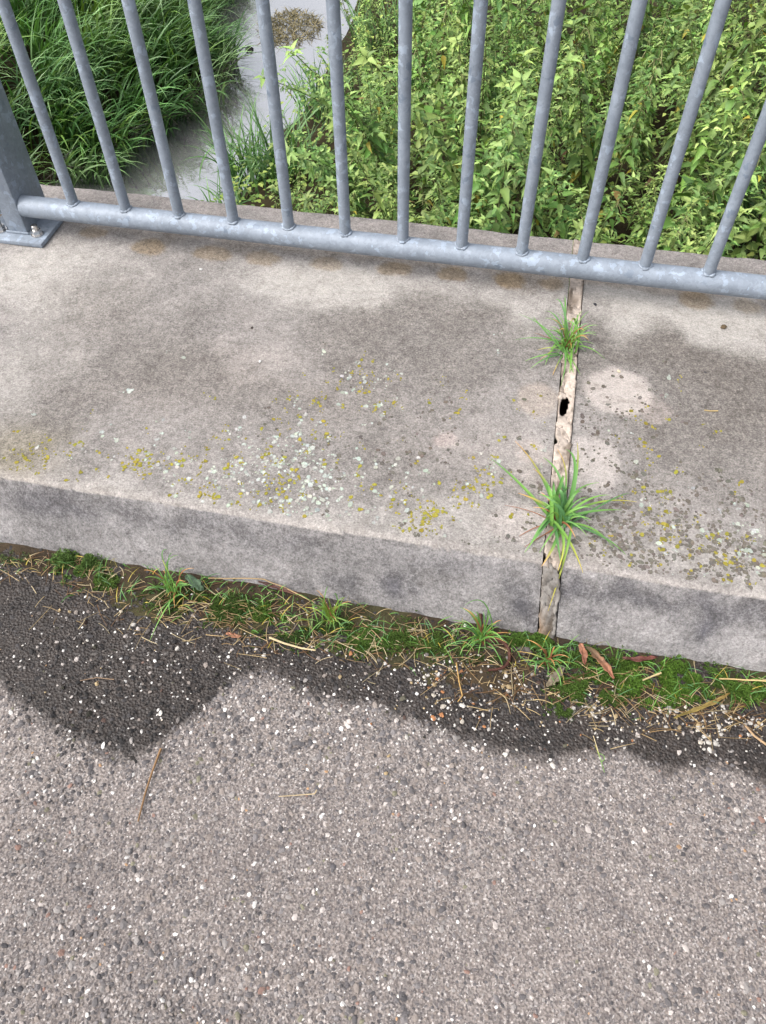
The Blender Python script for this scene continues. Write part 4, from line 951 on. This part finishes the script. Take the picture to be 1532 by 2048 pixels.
def nettle(seed, height, ls=1.0, dark=1.0):
    r = np.random.default_rng(seed); S = Mesh(); Lf = Mesh()
    bend = r.normal(0, .2, 2); ns = 9
    zs = np.linspace(0, height, ns); pts = np.stack([bend[0]*(zs/height)**2*height, bend[1]*(zs/height)**2*height, zs], 1)
    S.add(*stalk(pts, .0034, .0014, P(106, 116, 66)))
    def put_leaf(p, az, L, el, col):
        V, T = leaf_geo(L, L*r.uniform(.19, .26), r.uniform(.25, .8), r.uniform(.2, .7), r)
        ro = r.normal(0, .25); cr, sr = math.cos(ro), math.sin(ro)
        V = V@np.array([[1, 0, 0], [0, cr, sr], [0, -sr, cr]])
        ce, se = math.cos(el), math.sin(el); V = V@np.array([[ce, 0, se], [0, 1, 0], [-se, 0, ce]])
        ca, sa = math.cos(az), math.sin(az); V = V@np.array([[ca, sa, 0], [-sa, ca, 0], [0, 0, 1]])
        c = np.array(col)*r.uniform(.8, 1.2)*dark; C = np.repeat(c[None], len(V), 0).copy(); C[1:-2:3] *= 1.15; C[-2:] *= .9
        Lf.add(V+p, T, C)
    z = .08*height; k = 0; az0 = r.uniform(0, 6.28)
    while z < height:
        f = z/height; p = np.array([np.interp(z, zs, pts[:, 0]), np.interp(z, zs, pts[:, 1]), z])
        L = ls*(.046*(1-f**3)+.021)*r.uniform(.8, 1.15)*(.75 if f < .25 else 1)
        for s in (0, math.pi):
            if r.random() < .05+.3*(f < .3): continue
            az = az0+k*math.pi/2+s+r.normal(0, .2); el = r.uniform(-.55, .25)+(.5*f**4)
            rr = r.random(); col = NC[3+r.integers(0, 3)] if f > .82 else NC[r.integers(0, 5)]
            if rr < .022 and f < .9: col = P(190, 180, 74)
            elif rr < .04 and f < .6: col = P(150, 120, 78)
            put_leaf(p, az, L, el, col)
            # axillary shoot
            if f < .93 and r.random() < .8:
                sl = r.uniform(.012, .05); q = p+np.array([math.cos(az)*sl, math.sin(az)*sl, sl*.8])
                for j in range(6):
                    put_leaf(q+r.normal(0, .009, 3), az+r.normal(0, 1.1), L*r.uniform(.38, .62), r.uniform(-.1, .7), NC[r.integers(0, 6)])
            # seed tassels
            if .45 < f < .92 and r.random() < .45:
                a2 = az+r.normal(0, .5); e = p+np.array([math.cos(a2)*.022, math.sin(a2)*.022, -.028])
                S.add(*stalk(bez(p, p*.5+e*.5+np.array([0, 0, .012]), e, 5), .0022, .0012, np.array(P(158, 158, 108))*r.uniform(.8, 1.1)))
        z += .034*r.uniform(.8, 1.15)*(1-.35*f); k += 1
    top = pts[-1]
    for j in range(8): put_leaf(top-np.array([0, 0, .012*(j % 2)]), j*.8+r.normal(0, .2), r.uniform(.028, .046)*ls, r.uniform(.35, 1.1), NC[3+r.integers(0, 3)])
    sme, lme = S.build('nettle_stem'), Lf.build('leaves', True)
    return sme, lme
stem_mat = attr_mat('nettle_stems', .7, .3)
variants = []
for k in range(9):
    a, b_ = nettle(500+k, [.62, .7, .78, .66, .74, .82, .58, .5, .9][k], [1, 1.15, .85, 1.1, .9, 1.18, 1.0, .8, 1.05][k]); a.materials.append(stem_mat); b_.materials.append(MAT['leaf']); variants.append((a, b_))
def in_frame(p, m=60):
    v = np.asarray(p)-CAM; d = v@AX[2]; x = 766+F_PX*(v@AX[0])/d; y = 1024-F_PX*(v@AX[1])/d
    return d > 0 and -m < x < 1532+m and -m < y < 2048, x, y
def hides(p):  # below the line of sight over the slab's far edge
    t = (FAR-CAM[1])/(p[1]-CAM[1]); z = CAM[2]+(p[2]-CAM[2])*t; return z < -.005
placed = []
CX = rng.uniform(-1.0, 3.3, 20000); CY = .42+rng.uniform(0, 1, 20000)**1.15*4.9; CZ = terr(CX, CY); CR = right_x(CY)
for x, y, z, rx_ in zip(CX, CY, CZ, CR):
    if len(placed) >= 285: break
    if x < rx_+.10: continue
    # nearer plants lower, sloping down to the waterside
    if any((x-a)**2+(y-b_)**2 < (.105+.018*b_)**2 for a, b_, *_ in placed): continue
    dstream = x-rx_
    k = rng.integers(0, 9); hh = [.62, .7, .78, .66, .74, .82, .58, .5, .9][k]
    s = rng.uniform(.66, 1.25)*np.clip(.55+.5*dstream, .45, 1.0)*np.clip(.58+.45*(y-.4), .55, 1.05)
    top = np.array([x, y, z+hh*s])
    f, ix_, iy_ = in_frame(top, 120)
    if not f and not in_frame((x, y, z+.5*hh*s), 60)[0]: continue
    if ix_ < np.interp(iy_, [0, 70, 150, 210, 280, 330, 385, 430], [690, 675, 655, 635, 615, 590, 520, 470]): continue
    if hides(top): continue
    placed.append((x, y, z, k, s, ix_, iy_))
ORD = ['first', 'second', 'third', 'fourth', 'fifth', 'sixth', 'seventh', 'eighth', 'ninth', 'tenth', 'eleventh', 'twelfth']
def zone(x, y, z, iy_):
    t = (0-CAM[1])/(y-CAM[1]); b_ = int(np.clip(math.floor((CAM[0]+(x-CAM[0])*t)/PITCHX), 0, 11))     # railing bar to its left
    row = 'low nettle by the slab edge' if iy_ > 380 else ('near tall nettle' if y < 1.7 else ('nettle halfway up the bank' if y < 2.7 else 'far nettle near the picture top'))
    where = 'in the gap right of the %s railing bar' % ORD[b_]
    return row+' '+where, row+' '+where
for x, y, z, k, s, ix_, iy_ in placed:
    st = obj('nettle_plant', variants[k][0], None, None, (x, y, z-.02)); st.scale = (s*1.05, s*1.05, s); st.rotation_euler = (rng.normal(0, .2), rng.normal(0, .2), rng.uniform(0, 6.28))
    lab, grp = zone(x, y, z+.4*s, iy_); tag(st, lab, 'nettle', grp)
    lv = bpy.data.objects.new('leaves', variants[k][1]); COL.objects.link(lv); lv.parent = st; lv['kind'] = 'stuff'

# low ground cover between and in front of the nettles
gm = Mesh(); cnt = 0
CX = rng.uniform(-.7, 3.2, 18000); CY = .30+rng.uniform(0, 1, 18000)**1.5*3.6; CZ = terr(CX, CY); CR = right_x(CY)
for x, y, z, rx_ in zip(CX, CY, CZ, CR):
    if cnt >= 11000: break
    if x < rx_+.08: continue
    cap = max(.06, -.14-.62*(y-.25)-z+.10) if y < 1.0 else .26
    h = rng.uniform(0, 1)**.8*min(cap, .5)
    L = rng.uniform(.014, .036); V, T = leaf_geo(L, L*rng.uniform(.32, .5), rng.uniform(.1, .4), rng.uniform(0, .3), rng)
    a = rng.uniform(0, 6.28); el = rng.uniform(-.3, .6); ce, se = math.cos(el), math.sin(el); V = V@np.array([[ce, 0, se], [0, 1, 0], [-se, 0, ce]]); ca, sa = math.cos(a), math.sin(a); V = V@np.array([[ca, sa, 0], [-sa, ca, 0], [0, 0, 1]])
    c = np.array(NC[rng.integers(0, 6)])*rng.uniform(.6, 1.25); c = c*np.array([1.05, 1.0, .8])
    gm.add(V+np.array([x, y, z+h]), T, np.repeat(c[None], len(V), 0)); cnt += 1
tag(obj('ground_cover', gm.build('ground_cover'), MAT['leaf']), 'low small-leaved ground cover between the nettle stems', 'ground cover', kind='stuff')

# ------------------------------------------------------------------ bank grass (long arching blades)
def blades(name, x, y, z, az, L, w, th0, th1, col, seg=7, tipcol=1.12):
    n = len(x); t = np.linspace(0, 1, seg+1)
    th = th0[:, None]+(th1-th0)[:, None]*t[None]**1.2
    ds = (L/seg)[:, None]
    hx = np.concatenate([np.zeros((n, 1)), np.cumsum(np.sin(th[:, :-1])*ds, 1)], 1); hz = np.concatenate([np.zeros((n, 1)), np.cumsum(np.cos(th[:, :-1])*ds, 1)], 1)
    px = x[:, None]+hx*np.cos(az)[:, None]; py = y[:, None]+hx*np.sin(az)[:, None]; pz = z[:, None]+hz
    wid = w[:, None]*np.clip(1-t[None]**2.2, .02, 1)*(.6+.4*np.minimum(t[None]*4, 1))
    tw = rng.normal(0, .5, n); sxv = -np.sin(az+tw)[:, None]*wid; syv = np.cos(az+tw)[:, None]*wid
    c = np.stack([px, py, pz], -1); s = np.stack([sxv, syv, np.sin(tw)[:, None]*wid*.4], -1)
    V = np.stack([c-s, c+s], 2).reshape(n, -1, 3); T = []
    for i in range(seg): a = 2*i; T += [(a, a+1, a+3), (a, a+3, a+2)]
    T = (np.array(T)[None]+(np.arange(n)*2*(seg+1))[:, None, None]).reshape(-1, 3)
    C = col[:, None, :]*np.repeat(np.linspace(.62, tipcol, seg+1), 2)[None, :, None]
    return tri_mesh(name, V.reshape(-1, 3), T, C.reshape(-1, 3), True)
GB = np.array([P(112, 160, 90), P(92, 142, 74), P(136, 178, 112), P(78, 122, 66), P(154, 190, 130), P(126, 164, 80)])
# left bank: clumps
cx = []; 
while len(cx) < 330:
    y = rng.uniform(.9, 6.0); x = left_x(y)-abs(rng.normal(0, 1))*1.1+.08
    if x < -4.2: continue
    cx.append((x, y))
bx, by, baz, bc = [], [], [], []
for x, y in cx:
    m_ = rng.integers(28, 46); lean = rng.normal(-.25, .55)
    c = GB[rng.integers(0, len(GB))]*rng.uniform(.72, 1.12)
    for _ in range(m_):
        bx.append(x+rng.normal(0, .06)); by.append(y+rng.normal(0, .06)); baz.append(lean+rng.normal(0, .75)); bc.append(c*rng.uniform(.75, 1.25))
bx, by, baz, bc = map(np.array, (bx, by, baz, bc)); n = len(bx)
bz = np.maximum(terr(bx, by), WATER-.02)
bl = rng.uniform(.30, .62, n)*np.clip(.75+.25*(left_x(by)-bx), .7, 1.1)
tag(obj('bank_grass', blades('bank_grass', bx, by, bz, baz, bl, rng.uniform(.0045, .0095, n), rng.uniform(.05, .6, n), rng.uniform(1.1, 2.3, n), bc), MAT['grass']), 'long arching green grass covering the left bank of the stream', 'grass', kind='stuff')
# tussock on the right bank
def tussock(px, py, zz, n, L, label, lean=None, rad=.07):
    c = at(px, py, zz); z0 = max(float(terr(c[:1], c[1:2])[0]), WATER-.02)
    a = rng.uniform(0, 6.28, n) if lean is None else rng.normal(lean, .8, n)
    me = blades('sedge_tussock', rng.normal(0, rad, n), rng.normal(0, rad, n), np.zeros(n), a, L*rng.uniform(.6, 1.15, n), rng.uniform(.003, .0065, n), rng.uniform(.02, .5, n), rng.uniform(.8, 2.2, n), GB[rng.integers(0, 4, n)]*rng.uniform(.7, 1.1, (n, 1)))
    return tag(obj('sedge_tussock', me, MAT['grass'], None, (c[0], c[1], z0)), label, 'grass tussock', 'grass tussocks at the right waterside')
tussock(505, 335, -1.12, 130, .40, 'dark green arching grass tussock at the near waterside right of the stream', None, .08)
tussock(570, 345, -1.05, 110, .48, 'upright grass tussock between the near waterside tussock and the nettles', None, .08)
tussock(655, 235, -1.10, 90, .36, 'grass tussock at the right waterside halfway up the stream', 2.2, .07)
tussock(760, 95, -1.05, 80, .34, 'grass tussock leaning over the far water on the right bank', 2.9, .09)
tussock(1480, 500, -.85, 60, .35, 'thin grass tussock behind the slab edge at the far right', None, .08)
tussock(455, 395, -1.12, 50, .26, 'small pale tussock against the slab edge beside the water', None, .06)
# dark dead blades along the left waterline
n = 420; yy2 = rng.uniform(1.6, 5.2, n); xx2 = left_x(yy2)+rng.uniform(.0, .14, n)
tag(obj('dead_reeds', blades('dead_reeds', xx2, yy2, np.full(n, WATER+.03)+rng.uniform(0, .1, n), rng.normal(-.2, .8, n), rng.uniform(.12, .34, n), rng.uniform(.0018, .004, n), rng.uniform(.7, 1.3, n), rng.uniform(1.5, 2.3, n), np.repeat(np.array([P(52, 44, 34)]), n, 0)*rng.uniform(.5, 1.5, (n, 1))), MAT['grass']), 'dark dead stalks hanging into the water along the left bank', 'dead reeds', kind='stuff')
# darker weeds at the far left
for k in range(34):
    y = rng.uniform(1.6, 5.4); x = left_x(y)-rng.uniform(.9, 2.6); z = float(terr(np.array([x]), np.array([y]))[0])
    if not in_frame((x, y, z+.5), 100)[0]: continue
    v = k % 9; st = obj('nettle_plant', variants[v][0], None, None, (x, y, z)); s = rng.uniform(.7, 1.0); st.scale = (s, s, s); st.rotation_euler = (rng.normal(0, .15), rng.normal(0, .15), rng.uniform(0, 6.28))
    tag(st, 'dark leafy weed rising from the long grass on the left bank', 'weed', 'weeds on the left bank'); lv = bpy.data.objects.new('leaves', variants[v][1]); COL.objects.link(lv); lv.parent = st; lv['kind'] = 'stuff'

# floating weed mat and a stone in the water
c = at(580, 58, WATER); n = 900
a = rng.uniform(0, 6.28, n); rr = np.sqrt(rng.uniform(0, 1, n)); fx_ = rr*np.cos(a)*.22; fy_ = rr*np.sin(a)*.30
me = blades('floating_weed', fx_, fy_, rng.uniform(-.004, .04, n)*(1-rr), rng.uniform(0, 6.28, n), rng.uniform(.03, .09, n), rng.uniform(.002, .005, n), rng.uniform(.8, 1.5, n), rng.uniform(1.3, 1.9, n), np.array([P(150, 138, 96), P(110, 100, 62), P(84, 76, 50), P(170, 156, 116)])[rng.integers(0, 4, n)])
tag(obj('floating_weed', me, MAT['grass'], None, (c[0], c[1], WATER+.004)), 'brown mat of dead water weed floating on the far stream', 'water weed')
c = at(498, 100, WATER); p = obj('stone', stone_me[3], None, None, (c[0], c[1], WATER)); p.scale = (.035, .028, .05); p.color = (*P(40, 36, 36), 1)
tag(p, 'small dark stone breaking the surface of the stream', 'stone')
